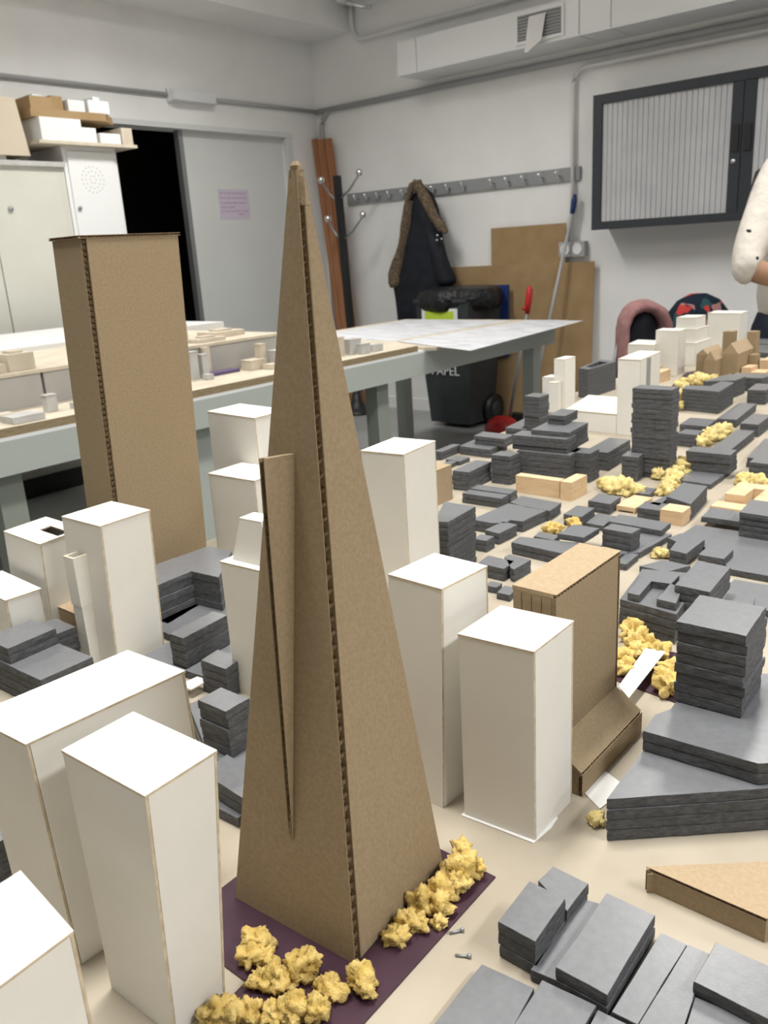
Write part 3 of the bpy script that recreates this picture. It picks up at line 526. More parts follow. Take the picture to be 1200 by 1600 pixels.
pb = thing('plywood_board', (-2.9, 1.6, T0), 'thick plywood base board under the grey models on the display table', 'board')
MB().box(-3.45, -2.365, 0.12, 3.06, T0 + 0.0005, T0 + 0.026, [0, 1, 0, 0, 0, 0]).build('board', [M['ply_edge'], M['ply']], pb)
ZP = T0 + 0.0265
pl = thing('display_platform', (-2.9, 1.4, ZP), 'long grey raised platform with cream top edge on the plywood base', 'display platform')
for y0, y1 in ((0.14, 0.74), (0.75, 1.40), (1.41, 1.95), (1.96, 2.50)):
    MB().box(-3.3, -2.66, y0, y1, ZP, ZP + 0.105).build('panel', M['greyboard'], pl)
MB().box(-3.32, -2.655, 0.14, 2.5, ZP + 0.105, ZP + 0.116).build('top_edge', M['beigemodel'], pl)
for y in (2.06,):
    MB().box(-2.655, -2.635, y, y + 0.03, ZP, ZP + 0.105).build('upright', M['beigemodel'], pl)
SMALL = [(-2.60, 2.10, .05, .16, .012, 'violet', 'flat violet card plate in front of the grey platform'),
 (-2.60, 1.97, .035, .035, .10, 'greymodel', 'slim grey model block left of the violet plate'),
 (-2.59, 2.015, .03, .03, .085, 'greymodel', 'second slim grey model block left of the violet plate'),
 (-2.53, 1.985, .03, .03, .02, 'greymodel', 'tiny grey model cube in front of the slim grey blocks'),
 (-2.57, 2.25, .06, .08, .035, 'beigemodel', 'low beige model block right of the violet plate'),
 (-2.58, 2.30, .035, .03, .09, 'beigemodel', 'upright beige model block beside the pyramid edge'),
 (-2.53, 2.34, .05, .05, .062, 'greymodel', 'grey model cube beside the pyramid edge'),
 (-2.50, 2.28, .05, .05, .02, 'beigemodel', 'flat beige model tile in front of the upright beige block'),
 (-2.47, 2.60, .05, .06, .03, 'greymodel', 'low grey model block just right of the pyramid tip slope'),
 (-2.50, 2.68, .035, .03, .075, 'beigemodel', 'slim beige model tower right of the pyramid'),
 (-2.47, 2.72, .03, .03, .062, 'greymodel', 'grey model tower next to the slim beige model tower'),
 (-2.52, 2.78, .05, .08, .055, 'greymodel', 'long grey model block behind the two slim model towers'),
 (-2.43, 2.76, .03, .05, .04, 'greymodel', 'grey model cube in front of the long grey model block'),
 (-2.44, 2.85, .03, .07, .03, 'greymodel', 'low grey model bar at the right end of the grey models'),
 (-2.43, 1.20, .08, .10, .02, 'greymodel', 'flat grey model plate in front of the platform at the left'),
 (-2.50, 1.33, .03, .035, .05, 'greymodel', 'upright grey model block in front of the platform at the left'),
 (-2.52, 1.15, .05, .12, .018, 'beigemodel', 'flat pale model plate behind the left grey plate'),
 (-2.46, 1.42, .06, .06, .018, 'greymodel', 'small grey model plate beside the brown cardboard tower'),
 (-2.47, 1.05, .05, .05, .025, 'violet', 'tiny violet model block at the left photo edge')]
for x, y, dx, dy, h, k, lb in SMALL:
    o = thing('model_block', (x, y, ZP), lb, 'model block', 'small blocks on the display table')
    MB().box(x - dx / 2, x + dx / 2, y - dy / 2, y + dy / 2, ZP, ZP + h).build('volume', M[k], o)
    if h > .03: MB().box(x - dx / 2 - .002, x + dx / 2 + .002, y - dy / 2 - .002, y + dy / 2 + .002, ZP + h, ZP + h + .004).build('roof', M[k], o)
ZQ = ZP + 0.1165
for x, y, dx, dy, h, k, lb in [(-2.78, 1.16, .2, .28, .03, 'beigemodel', 'cream model plate on the grey platform at the left photo edge'),
 (-2.74, 1.36, .10, .09, .055, 'beigemodel', 'cream model house on the grey platform beside the brown tower'),
 (-2.92, 1.12, .04, .05, .05, 'beigemodel', 'small cream cube on the grey platform at the left'),
 (-2.95, 1.95, .10, .09, .075, 'greymodel', 'grey model block on the platform just right of the brown tower'),
 (-2.92, 2.14, .06, .10, .065, 'beigemodel', 'beige model wall block on the platform right of the brown tower'),
 (-2.74, 2.16, .08, .14, .014, 'beigemodel', 'flat cream model tile on the platform edge'),
 (-2.85, 2.33, .12, .16, .022, 'beigemodel', 'cream model plate on the platform beside the pyramid')]:
    o = thing('model_block', (x, y, ZQ), lb, 'model block', 'small blocks on the display platform')
    MB().box(x - dx / 2, x + dx / 2, y - dy / 2, y + dy / 2, ZQ, ZQ + h).build('volume', M[k], o)
    MB().box(x - dx / 4, x + dx / 4, y - dy / 4, y + dy / 4, ZQ + h, ZQ + h + .008).build('roof', M[k], o)

ps = thing('plywood_sheet', (-2.8, 3.7, T0), 'thin cream plywood sheet under the plotted drawings', 'board')
MB().box(-3.46, -2.30, 3.10, 4.36, T0 + 0.0005, T0 + 0.014, [0, 1, 0, 0, 0, 0]).build('board', [M['ply'], M['ply']], ps)
def sheet(name, pts, z, label, droop=None):
    m = MB(); n = len(pts)
    zs = [z + (droop[i] if droop else 0) for i in range(n)]
    m.add([(p[0], p[1], zz) for p, zz in zip(pts, zs)] + [(p[0], p[1], zz + 0.0006) for p, zz in zip(pts, zs)],
          [tuple(range(n - 1, -1, -1)), tuple(range(n, 2 * n))] + [(i, (i + 1) % n, n + (i + 1) % n, n + i) for i in range(n)])
    return tag(m.build(name, M['drawing']), label, 'drawing', 'plotted drawings on the display table')
sheet('plotted_sheet', [(-3.38, 3.36), (-2.70, 3.27), (-2.62, 4.30), (-3.40, 4.34)], T0 + 0.0145, 'large plotted drawing sheet at the back of the display table')
sheet('plotted_sheet', [(-2.64, 3.25), (-2.05, 3.02), (-2.17, 4.30), (-2.52, 4.33)], T0 + 0.0165, 'plotted drawing sheet hanging over the front edge of the display table', [0, 0, 0, 0])
tag(MB().box(-3.3, -3.22, 3.12, 3.3, T0 + .0145, T0 + .03).build('cardboard_scrap', M['kraft_far']), 'small brown cardboard strip beside the plotted drawings', 'cardboard scrap')

# ------------------------------------------------------------------ corner things at the back wall
for i, (xa, xb, yb, zt, lb) in enumerate(((-4.895, -4.845, 0.0, 2.07, 'left'), (-4.835, -4.768, 0.02, 2.06, 'middle'), (-4.752, -4.70, 0.04, 2.055, 'right'))):
    dx = 0.22; y0 = YW - 0.13 - yb * .3; y1 = YW - 0.08 - yb * .2
    m = MB().hexa([(xa + dx, y0, 0.0), (xb + dx, y0, 0.0), (xb + dx, y0 + 0.03, 0.0), (xa + dx, y0 + 0.03, 0.0)], [(xa, y1, zt), (xb, y1, zt), (xb, y1 + 0.03, zt), (xa, y1 + 0.03, zt)])
    tag(m.build('wooden_plank', M['plank']), lb + ' one of three tall reddish wooden planks leaning in the room corner', 'plank', 'planks in the corner')
st = thing('coat_stand', (-4.41, 4.89, 0), 'black coat stand with chrome ball hooks in the room corner', 'coat stand')
sx, sy = -4.41, 4.89
MB().lathe((sx, sy, 0), [(0.13, 0), (0.13, 0.015), (0.085, 0.03), (0.045, 0.10), (0.03, 0.18)], 24).build('base', M['black'], st, True)
MB().hexa([(sx - .022, sy - .022, .15), (sx + .022, sy - .022, .15), (sx + .022, sy + .022, .15), (sx - .022, sy + .022, .15)], [(sx - .07, sy - .022, 1.76), (sx - .026, sy - .022, 1.76), (sx - .026, sy + .022, 1.76), (sx - .07, sy + .022, 1.76)]).build('pole', M['black'], st)
for (hx, hz, oy) in ((-4.60, 1.735, 0), (-4.22, 1.75, 0), (-4.56, 1.46, 0), (-4.21, 1.465, 0)):
    bx0 = sx - .048 if hz > 1.6 else sx - .038
    h = MB().tube([(bx0, sy, hz - 0.16), (bx0 + (hx - bx0) * .5, sy - .01, hz - 0.10), (hx, sy - .02, hz)], [.009, .008, .008], 8).build('hook_arm', M['steel'], st, True)
    MB().ball((hx, sy - .02, hz + .008), 0.026, 14).build('ball_tip', M['chrome'], h, True)

def folds(cx, cy, z, rx, ry, n, seed, amp):
    out = []
    for k in range(n):
        t = 2 * math.pi * k / n
        q = 1 + amp * noise.noise(Vector((math.cos(t) * 2.2 + seed, math.sin(t) * 2.2, z * 2.5)))
        out.append((cx + rx * math.cos(t) * q, cy + ry * math.sin(t) * q, z))
    return out
pk = thing('parka', (-3.80, 5.05, 0.62), 'dark navy parka with brown fur hood hanging from the coat rail', 'coat')
MB().rings([folds(x, 5.045, z, rx, ry, 30, 1.3, .22) for z, x, rx, ry in ((.60, -3.90, .175, .07), (.80, -3.895, .18, .075), (.96, -3.82, .25, .085), (1.10, -3.80, .20, .09), (1.25, -3.80, .165, .085), (1.38, -3.785, .155, .08), (1.50, -3.79, .125, .07), (1.58, -3.795, .08, .055), (1.625, -3.79, .02, .02))]).build('body', M['navy'], pk, True)
MB().rings([folds(x, 5.005, z, rx, .05, 20, 4.1, .4) for z, x, rx in ((.95, -4.045, .03), (.98, -4.045, .055), (1.05, -4.04, .062), (1.13, -4.01, .052), (1.20, -3.975, .036), (1.25, -3.955, .03), (1.31, -3.93, .042), (1.38, -3.915, .042), (1.46, -3.895, .03), (1.54, -3.87, .02))]).build('fur_sleeve', M['fur'], pk, True)
MB().rings([folds(x, 5.0, z, rx, .06, 18, 6.1, .2) for z, x, rx in ((.965, -3.58, .06), (1.0, -3.585, .07), (1.08, -3.62, .065), (1.22, -3.66, .055), (1.32, -3.69, .04))]).build('sleeve', M['navy'], pk, True)
def furry(path, r, seed):
    m = MB(); P_ = [Vector(p) for p in path]; rs = []
    for i, p in enumerate(P_):
        d_ = (P_[min(i + 1, len(P_) - 1)] - P_[max(i - 1, 0)]).normalized()
        u = d_.cross(Vector((0, 1, 0))).normalized(); w_ = d_.cross(u)
        rs.append([tuple(p + (u * math.cos(t) + w_ * math.sin(t)) * r[i] * (1 + .45 * noise.noise(Vector((i * 1.7 + seed, math.cos(t) * 3, math.sin(t) * 3))))) for t in [2 * math.pi * k / 14 for k in range(14)]])
    return m.rings(rs)
def dense(ctrl, n=5):
    out = []
    for a, b in zip(ctrl, ctrl[1:]):
        out += [tuple(a[k] + (b[k] - a[k]) * q / n for k in range(4)) for q in range(n)]
    return out + [ctrl[-1]]
tr = dense([(-3.935, 4.985, 1.37, .012), (-3.905, 4.98, 1.48, .016), (-3.865, 4.975, 1.57, .02), (-3.82, 4.97, 1.635, .028), (-3.775, 4.965, 1.64, .036), (-3.73, 4.96, 1.58, .036), (-3.68, 4.96, 1.49, .034), (-3.63, 4.96, 1.41, .032), (-3.58, 4.965, 1.345, .034), (-3.545, 4.97, 1.31, .014)])
furry([q[:3] for q in tr], [q[3] for q in tr], 3).build('fur_trim', M['fur'], pk, True)
for x, z in ((-3.60, 1.295), (-3.605, 1.265), (-3.565, 1.27), (-3.58, .80)):
    MB().ball((x, 4.935, z), .008, 8).build('snap_button', M['chrome'], pk, True)

def leaning(name, x0, x1, zt, off, label, th=.006):
    m = MB().hexa([(x0, YW - off - th, .005), (x1, YW - off - th, .005), (x1, YW - off, .005), (x0, YW - off, .005)], [(x0, YW - .03 - off * .12 - th, zt), (x1, YW - .03 - off * .12 - th, zt), (x1, YW - .03 - off * .12, zt), (x0, YW - .03 - off * .12, zt)])
    return tag(m.build(name, M['kraft_far']), label, 'cardboard', 'cardboard sheets against the wall')
leaning('cardboard_sheet', -3.30, -2.73, 1.318, .045, 'taller narrow brown cardboard sheet leaning on the back wall')
leaning('cardboard_sheet', -3.68, -2.525, 1.073, .075, 'wide lower brown cardboard sheet leaning in front of the taller one')

bn = thing('wheeled_bin', (-3.4, 4.93, 0), 'dark grey wheeled paper bin with PAPEL lettering and a black bag', 'bin')
b0 = [(-3.575, 4.745), (-3.235, 4.735), (-3.225, 5.03), (-3.56, 5.04)]
t0 = [(-3.63, 4.69), (-3.19, 4.68), (-3.17, 5.06), (-3.62, 5.07)]
MB().hexa([(x, y, .03) for x, y in b0], [(x, y, .86) for x, y in t0]).build('body', M['bin'], bn)
MB().hexa([(x * 1.004, y - .01, .86) for x, y in t0], [(x * 1.004, y - .01, .885) for x, y in t0]).build('rim', M['bin'], bn)
bag = [folds(-3.40, 4.90, z, rx, ry, 36, 9.7, .16) for z, rx, ry in ((.80, .27, .24), (.84, .30, .265), (.90, .30, .265), (.935, .28, .245), (.95, .22, .19), (.955, .08, .07))]
MB().rings(bag).build('bin_bag', M['bag'], bn, True)
for x in (-3.56, -3.205):
    wh = MB().lathe((x - .025, 4.985, .105), [(.105, 0), (.105, .05), (.07, .055), (.02, .05)], 24, 'x').build('wheel', M['black'], bn, True)
    MB().lathe((x + .02, 4.985, .105), [(.055, 0), (.055, .014), (.015, .018)], 18, 'x').build('hub_cap', M['bin'], wh, True)
MB().box(-3.565, -3.27, 4.672, 4.676, .70, .822).build('label_card', M['glass_tile'], bn)
MB().box(-3.535, -3.30, 4.669, 4.672, .74, .805).build('label_print', M['lime'], bn)
fc = bpy.data.curves.new('lettering', 'FONT'); fc.body = 'PAPEL'; fc.size = .088; fc.extrude = .0015; fc.align_x = 'LEFT'
fc.materials.append(M['glass_tile'])
ft = bpy.data.objects.new('text', fc); C.objects.link(ft); bpy.context.view_layer.update()
fo = bpy.data.objects.new('lettering', bpy.data.meshes.new_from_object(ft.evaluated_get(bpy.context.evaluated_depsgraph_get()))); C.objects.link(fo); fo.parent = bn
bpy.data.objects.remove(ft, do_unlink=True)
fo.location = Vector((-3.528, 4.709, .372)) - Vector((-3.4, 4.93, 0)); fo.rotation_euler = (math.pi / 2 + .06, 0, 0)
MB().hexa([(-3.60, 5.082, .46), (-3.135, 5.082, .46), (-3.135, 5.10, .46), (-3.60, 5.10, .46)], [(-3.61, 5.075, .945), (-3.125, 5.075, .945), (-3.125, 5.095, .945), (-3.61, 5.095, .945)]).build('open_lid', M['blue'], bn)

dp = thing('dustpan', (-2.9, 4.7, 0), 'red long-handled dustpan standing beside the bin', 'dustpan')
MB().rings([[(-2.93 + rx * math.cos(t), 4.66 + ry * math.sin(t), z) for t in [2 * math.pi * k / 24 for k in range(24)]] for z, rx, ry in ((.002, .12, .12), (.06, .115, .115), (.10, .09, .09), (.125, .05, .05))]).build('pan', M['red'], dp, True)
MB().tube([(-2.90, 4.70, .10), (-2.80, 4.78, .80)], .011).build('pole', M['steel'], dp, True)
MB().tube([(-2.802, 4.778, .78), (-2.797, 4.783, .85), (-2.79, 4.79, .93), (-2.79, 4.79, .95)], [.014, .022, .02, .008]).box(-2.835, -2.80, 4.77, 4.79, .80, .82).build('grip', M['red'], dp, True)
br = thing('broom', (-2.8, 5.0, 0), 'broom with grey pole and blue grip leaning over the cardboard sheets', 'broom')
MB().tube([(-2.88, 4.93, .10), (-2.665, 5.13, 1.42)], .011).build('pole', M['pipe'], br, True)
MB().tube([(-2.672, 5.123, 1.37), (-2.663, 5.131, 1.45), (-2.661, 5.133, 1.485)], [.015, .019, .010]).build('grip', M['blue'], br, True)
MB().box(-3.02, -2.74, 4.90, 4.96, .06, .10).build('head', M['black'], br)
MB().box(-3.02, -2.74, 4.905, 4.955, .0, .06).build('bristles', M['black'], br)

# ------------------------------------------------------------------ chairs with coats and the person
RV = Vector((.77, .637, 0)); TV = Vector((.65, -.76, 0))
def chair(cx, cy, label, name='studio_chair'):
    ch = thing(name, (cx, cy, 0), label, 'chair', 'chairs by the back wall')
    c0 = Vector((cx, cy, 0))
    def pt(r, t_, z): return tuple(c0 + RV * r + TV * t_ + Vector((0, 0, z)))
    MB().hexa([pt(-.17, -.12, .43), pt(.17, -.12, .43), pt(.17, .2, .43), pt(-.17, .2, .43)], [pt(-.17, -.12, .46), pt(.17, -.12, .46), pt(.17, .2, .46), pt(-.17, .2, .46)]).build('seat', M['black'], ch)
    MB().hexa([pt(-.10, .19, .60), pt(.10, .19, .60), pt(.10, .21, .60), pt(-.10, .21, .60)], [pt(-.07, .20, .80), pt(.07, .20, .80), pt(.07, .22, .80), pt(-.07, .22, .80)]).build('backrest', M['black'], ch)
    for a in (-1, 1):
        for b in (-1, 1):
            top = .80 if b > 0 else .43
            MB().tube([pt(a * .16, b * .16 + .04, 0), pt(a * .155, b * .15 + .04, .44), pt(a * .09, b * .2 + (.01 if b > 0 else 0), top)], .011, 8).build('leg', M['steel'], ch, True)
    return pt
pt = chair(-1.975, 4.45, 'black studio chair under the pink coat by the back wall')
pc = thing('pink_coat', (-1.975, 4.45, .5), 'pink wool coat draped over a chair behind the model', 'coat')
rs = []
for k in range(25):
    a = math.pi * (1.08 - 1.16 * k / 24)
    ring = []
    for j in range(12):
        q = 2 * math.pi * j / 12; wv = 1 + .18 * noise.noise(Vector((k * .5, math.cos(q), math.sin(q))))
        rr = .108 + .030 * math.cos(q) * wv
        ring.append(pt(rr * math.cos(a) * (1 + .12 * math.cos(a)), .22 + .10 * math.sin(q) * wv, .745 + rr * 1.12 * max(math.sin(a), -.6) - (.22 if k in (0, 24) else .10 if k in (1, 23) else 0)))
    rs.append(ring)
MB().rings(rs).build('outer_cloth', M['pink'], pc, True)
rs = [[pt(rx * math.cos(q), .235 + .05 * math.sin(q), z) for q in [2 * math.pi * j / 16 for j in range(16)]] for z, rx in ((.45, .095), (.6, .095), (.72, .09), (.79, .07), (.83, .03))]
MB().rings(rs).build('dark_lining', M['navy'], pc, True)
pt = chair(-1.82, 4.84, 'black studio chair under the red and navy plaid coat')
qc = thing('plaid_coat', (-1.82, 4.84, .5), 'red, teal and navy patchwork coat draped over a chair', 'coat')
rs = []
for z, rx, ry in ((.48, .18, .10), (.60, .19, .12), (.72, .185, .12), (.80, .16, .11), (.86, .115, .08), (.895, .045, .04)):
    rs.append([pt(rx * math.cos(q) * (1 + .15 * noise.noise(Vector((math.cos(q) * 2, math.sin(q) * 2, z * 4)))), .2 + ry * math.sin(q), z) for q in [2 * math.pi * j / 24 for j in range(24)]])
MB().rings(rs).build('cloth', M['plaid'], qc, True)

def skin(name, pts, edges, radii, m, parent, root=0, sub=2):
    me = bpy.data.meshes.new(name); o0 = Vector(parent['_o'])
    me.from_pydata([tuple(Vector(p) - o0) for p in pts], edges, []); me.materials.append(m)
    o = bpy.data.objects.new(name, me); C.objects.link(o); o.parent = parent; o['_o'] = tuple(o0)
    sm = o.modifiers.new('skin', 'SKIN'); sm.use_smooth_shade = True
    sd = o.modifiers.new('subdivision', 'SUBSURF'); sd.levels = sub; sd.render_levels = sub
    for i, r in enumerate(radii):
        sv = me.skin_vertices[0].data[i]; sv.radius = r if isinstance(r, tuple) else (r, r); sv.use_root = (i == root)
    return o
# standing person at the far end of the board, leaning in; right side of the photo
px, py = -0.93, 4.02
pe = thing('person', (px, py, 0), 'person in white black-dotted sweater and navy jeans leaning over the far board end', 'person')
d_r = Vector((.77, .637, 0)); d_t = Vector((.65, -.76, 0))   # to the right in the photo / towards the camera
base = Vector((px, py, 0))
def pp(r, t_, z): return tuple(base + d_r * r + d_t * t_ + Vector((0, 0, z)))
sh_l, el_l = Vector((-1.117, 3.99, 1.50)), Vector((-1.135, 3.66, 1.062))
wr_l = Vector((-.87, 3.74, .975)); 
nk = pp(.02, .02, 1.54); hd = pp(.04, .06, 1.66)
sh_r = pp(.40, .05, 1.47); el_r = pp(.48, .16, 1.20); wr_r = pp(.36, .36, 1.04)
pel = pp(-.06, -.02, .98); che = pp(.03, .0, 1.32)
# body: one continuous figure
pts = [pel, pp(-.04, 0, 1.15), che, nk, hd, pp(.04, .075, 1.76),
       tuple(sh_l), tuple(el_l), tuple(wr_l), sh_r, el_r, wr_r,
       pp(-.165, -.02, .90), pp(-.20, .0, .50), pp(-.20, -.03, .09), pp(-.20, .12, .035),
       pp(.03, -.02, .90), pp(.05, .0, .50), pp(.05, -.03, .09), pp(.05, .12, .035)]
ed = [(0, 1), (1, 2), (2, 3), (3, 4), (4, 5), (2, 6), (6, 7), (7, 8), (2, 9), (9, 10), (10, 11), (0, 12), (12, 13), (13, 14), (14, 15), (0, 16), (16, 17), (17, 18), (18, 19)]
ra = [.10, .10, .12, .052, .085, .07, .055, .060, .03, .055, .04, .03, .062, .052, .04, .035, .062, .052, .04, .035]
# hands, five fingers each, growing out of the wrists
def hand(wi, wrist, direction, thumb_side):
    w0 = Vector(wrist); dv = Vector(direction).normalized(); sd_ = Vector(thumb_side).normalized()
    i0 = len(pts); pts.append(tuple(w0 + dv * .05)); ra.append(.026); ed.append((wi, i0))
    for k, ln in enumerate((.062, .072, .078, .068)):
        off = sd_ * (.030 - .02 * k)
        a = len(pts); pts.append(tuple(w0 + dv * .092 + off)); ra.append(.0105); ed.append((i0, a))
        pts.append(tuple(w0 + dv * (.092 + ln * .5) + off + Vector((0, 0, -.008)))); ra.append(.0092); ed.append((a, a + 1))
        pts.append(tuple(w0 + dv * (.092 + ln * .88) + off + Vector((0, 0, -.030)))); ra.append(.0082); ed.append((a + 1, a + 2))
    a = len(pts); pts.append(tuple(w0 + dv * .045 + sd_ * .042)); ra.append(.012); ed.append((i0, a))
    pts.append(tuple(w0 + dv * .085 + sd_ * .062 + Vector((0, 0, -.012)))); ra.append(.010); ed.append((a, a + 1))
hand(8, wr_l, Vector((.9, .12, -.55)), Vector((-.1, -1, .1)))
hand(11, wr_r, Vector((-.3, -.5, -.7)), Vector((-.8, .3, 0)))
skin('body', pts, ed, ra, M['skin'], pe)
# sweater over torso and sleeves, sleeves pushed up below the elbow
fa = el_l + (wr_l - el_l) * .20
fb = Vector(el_r) + (Vector(wr_r) - Vector(el_r)) * .4
ms = (sh_l + el_l) / 2
skin('sweater', [pp(-.07, -.02, .74), pp(-.04, 0, 1.05), pp(.03, 0, 1.33), pp(.025, .01, 1.475), tuple(sh_l), tuple(ms), tuple(el_l), tuple(fa), sh_r, tuple((Vector(sh_r) + Vector(el_r)) / 2), el_r, tuple(fb)],
     [(0, 1), (1, 2), (2, 3), (2, 4), (4, 5), (5, 6), (6, 7), (2, 8), (8, 9), (9, 10), (10, 11)], [.235, .22, .185, .085, .082, .076, .084, .080, .08, .07, .066, .055], M['knit'], pe)
skin('jeans', [pp(-.07, -.02, 1.0), pp(-.075, -.02, .93), pp(-.175, -.02, .86), pp(-.20, 0, .5), pp(-.20, -.03, .10), pp(.03, -.02, .86), pp(.05, 0, .5), pp(.05, -.03, .10)],
     [(0, 1), (1, 2), (2, 3), (3, 4), (1, 5), (5, 6), (6, 7)], [.175, .185, .125, .088, .066, .125, .088, .066], M['jeans'], pe)
hm = MB()
rs = []
for k, (z, rr) in enumerate(((1.22, .03), (1.35, .075), (1.5, .10), (1.62, .115), (1.72, .115), (1.80, .085), (1.835, .02))):
    rs.append([pp(.03 + rr * math.cos(q), -.035 + rr * .9 * math.sin(q) + .02 * (z > 1.6), z) for q in [2 * math.pi * j / 18 for j in range(18)]])
hm.rings(rs)
hm.build('hair', M['hair'], pe, True)
MB().tube([pp(-.05, -.06, 1.62), pp(-.13, -.06, 1.50), tuple(sh_l + Vector((-.075, -.03, -.07))), tuple(sh_l + Vector((-.086, -.10, -.19))), tuple(sh_l + Vector((-.085, -.14, -.25)))], [.03, .03, .024, .016, .004], 10).build('hair_strand', M['hair'], pe, True)
for a in (-1, 1):
    MB().ball(pp(.04 + a * .032, .140, 1.675), .011, 10).build('eye', M['white_paint'], pe, True)
    MB().ball(pp(.04 + a * .032, .149, 1.674), .0055, 8).build('pupil', M['black'], pe, True)
    MB().ball(pp(.04 + a * .088, .06, 1.665), .022, 10).build('ear', M['skin'], pe, True)
MB().rings([[pp(.04 + r_ * math.cos(q), .135 + t_ + r_ * math.sin(q), z) for q in [2 * math.pi * j / 8 for j in range(8)]] for z, r_, t_ in ((1.69, .006, 0), (1.66, .011, .01), (1.64, .014, .014), (1.63, .006, .008))]).build('nose', M['skin'], pe, True)
MB().rings([[pp(.04 + r_ * math.cos(q), .137 + .006 * math.sin(q), z) for q in [2 * math.pi * j / 10 for j in range(10)]] for z, r_ in ((1.598, .004), (1.602, .018), (1.608, .022), (1.614, .016), (1.617, .004))]).build('mouth', mat('lips', (.35, .1, .09), .5), pe, True)

# ------------------------------------------------------------------ model table and board
mt = thing('model_table', (-.3, 1.8, 0), 'large table under the city model', 'table')
MB().box(-1.115, .75, -.35, 3.70, .715, .746).build('tabletop', M['enamel'], mt)
for x in (-1.06, .67):
    for y in (-.25, 1.7, 3.6):
        MB().box(x - .03, x + .03, y - .03, y + .03, 0, .715).build('leg', M['enamel_dark'], mt)
bo = thing('model_board', (-.3, 1.8, .746), 'beige card base board of the city model with streets', 'model base')
MB().prism([(-1.125, -.4), (.8, -.4), (.8, 3.72), (-1.225, 3.72), (-1.225, 2.085), (-1.125, 2.06)], .7465, ZB).build('base_sheet', M['board'], bo)

def flat(name, pts, z0, th, m, label, cat):
    return tag(MB().prism(pts, z0, z0 + th).build(name, m), label, cat)
flat('purple_sheet', [(-.2898, .441), (-.286, .19), (-.3655, .19), (-.3715, .262), (-.446, .262), (-.4525, .30), (-.4535, .4425)], ZB + .0002, .0012, M['purple'], 'dark purple card plot under the cardboard pyramid', 'card sheet')
flat('purple_sheet', [(-.360, .770), (-.272, .7585), (-.268, .80), (-.30, .865), (-.365, .86)], ZB + .0002, .0012, M['purple'], 'purple card plot under the sponge behind the cardboard slab building', 'card sheet')
flat('purple_sheet', [(-.985, 2.52), (-.93, 2.62), (-1.03, 2.93), (-1.055, 2.85)], ZB + .0002, .0012, M['purple'], 'small purple card plot far back below the cardboard church', 'card sheet')
flat('paper_scrap', [(-.292, .578), (-.262, .560), (-.256, .60), (-.283, .612)], ZB + .0002, .0008, M['paper'], 'white paper tab sticking out left of the huge foam block', 'paper')
flat('paper_scrap', [(-.3528, .4862), (-.2858, .4912), (-.2832, .515), (-.2850, .53), (-.352, .53)], ZB + .0002, .0006, M['paper'], 'white glued paper footprint under the free standing white box', 'paper')
flat('paper_scrap', [(-.728, .478), (-.708, .480), (-.708, .505), (-.726, .503)], ZB + .0102, .0015, M['card'], 'pale card scrap beside the chipped foam stack', 'card scrap')
tag(MB().hexa([(-.3325, .750, ZB + .006), (-.309, .722, ZB + .0125), (-.3155, .832, ZB + .016), (-.338, .831, ZB + .014)], [(-.3325, .750, ZB + .0066), (-.309, .722, ZB + .0131), (-.3155, .832, ZB + .0166), (-.338, .831, ZB + .0146)]).build('paper_strip', M['card']), 'white card strip lying across the yellow sponge behind the slab building', 'card strip')

# ------------------------------------------------------------------ grey foam buildings: every sheet its own slab
def resample(poly, step):
    out = []
    for i, a in enumerate(poly):
        b = poly[(i + 1) % len(poly)]; L_ = math.dist(a, b); n = max(2, min(14, int(L_ / step)))
        for k in range(n): out.append((a[0] + (b[0] - a[0]) * k / n, a[1] + (b[1] - a[1]) * k / n))
    return out
def foam_layer(poly, z0, z1, seed, rough, hole=None):
    poly = ccw(poly); cx = sum(p[0] for p in poly) / len(poly); cy = sum(p[1] for p in poly) / len(poly)
    rr = random.Random(seed); ox, oy = rr.gauss(0, rough * .7), rr.gauss(0, rough * .7)
    p = resample(poly, .011); n = len(p); e = .0009
    def ring(z, inset, s2):
        o = []
        for x, y in p:
            d = math.hypot(x - cx, y - cy) + 1e-6; k = 1 - inset / d
            j = noise.noise(Vector((x * 140 + seed, y * 140, s2))) * rough
            o.append((cx + (x - cx) * k + ox + (x - cx) / d * j, cy + (y - cy) * k + oy + (y - cy) / d * j, z))
        return o
    m = MB()
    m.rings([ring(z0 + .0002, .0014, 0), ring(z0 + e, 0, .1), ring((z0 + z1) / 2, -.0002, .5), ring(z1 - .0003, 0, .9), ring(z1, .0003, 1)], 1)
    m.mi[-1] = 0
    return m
TL = .0098
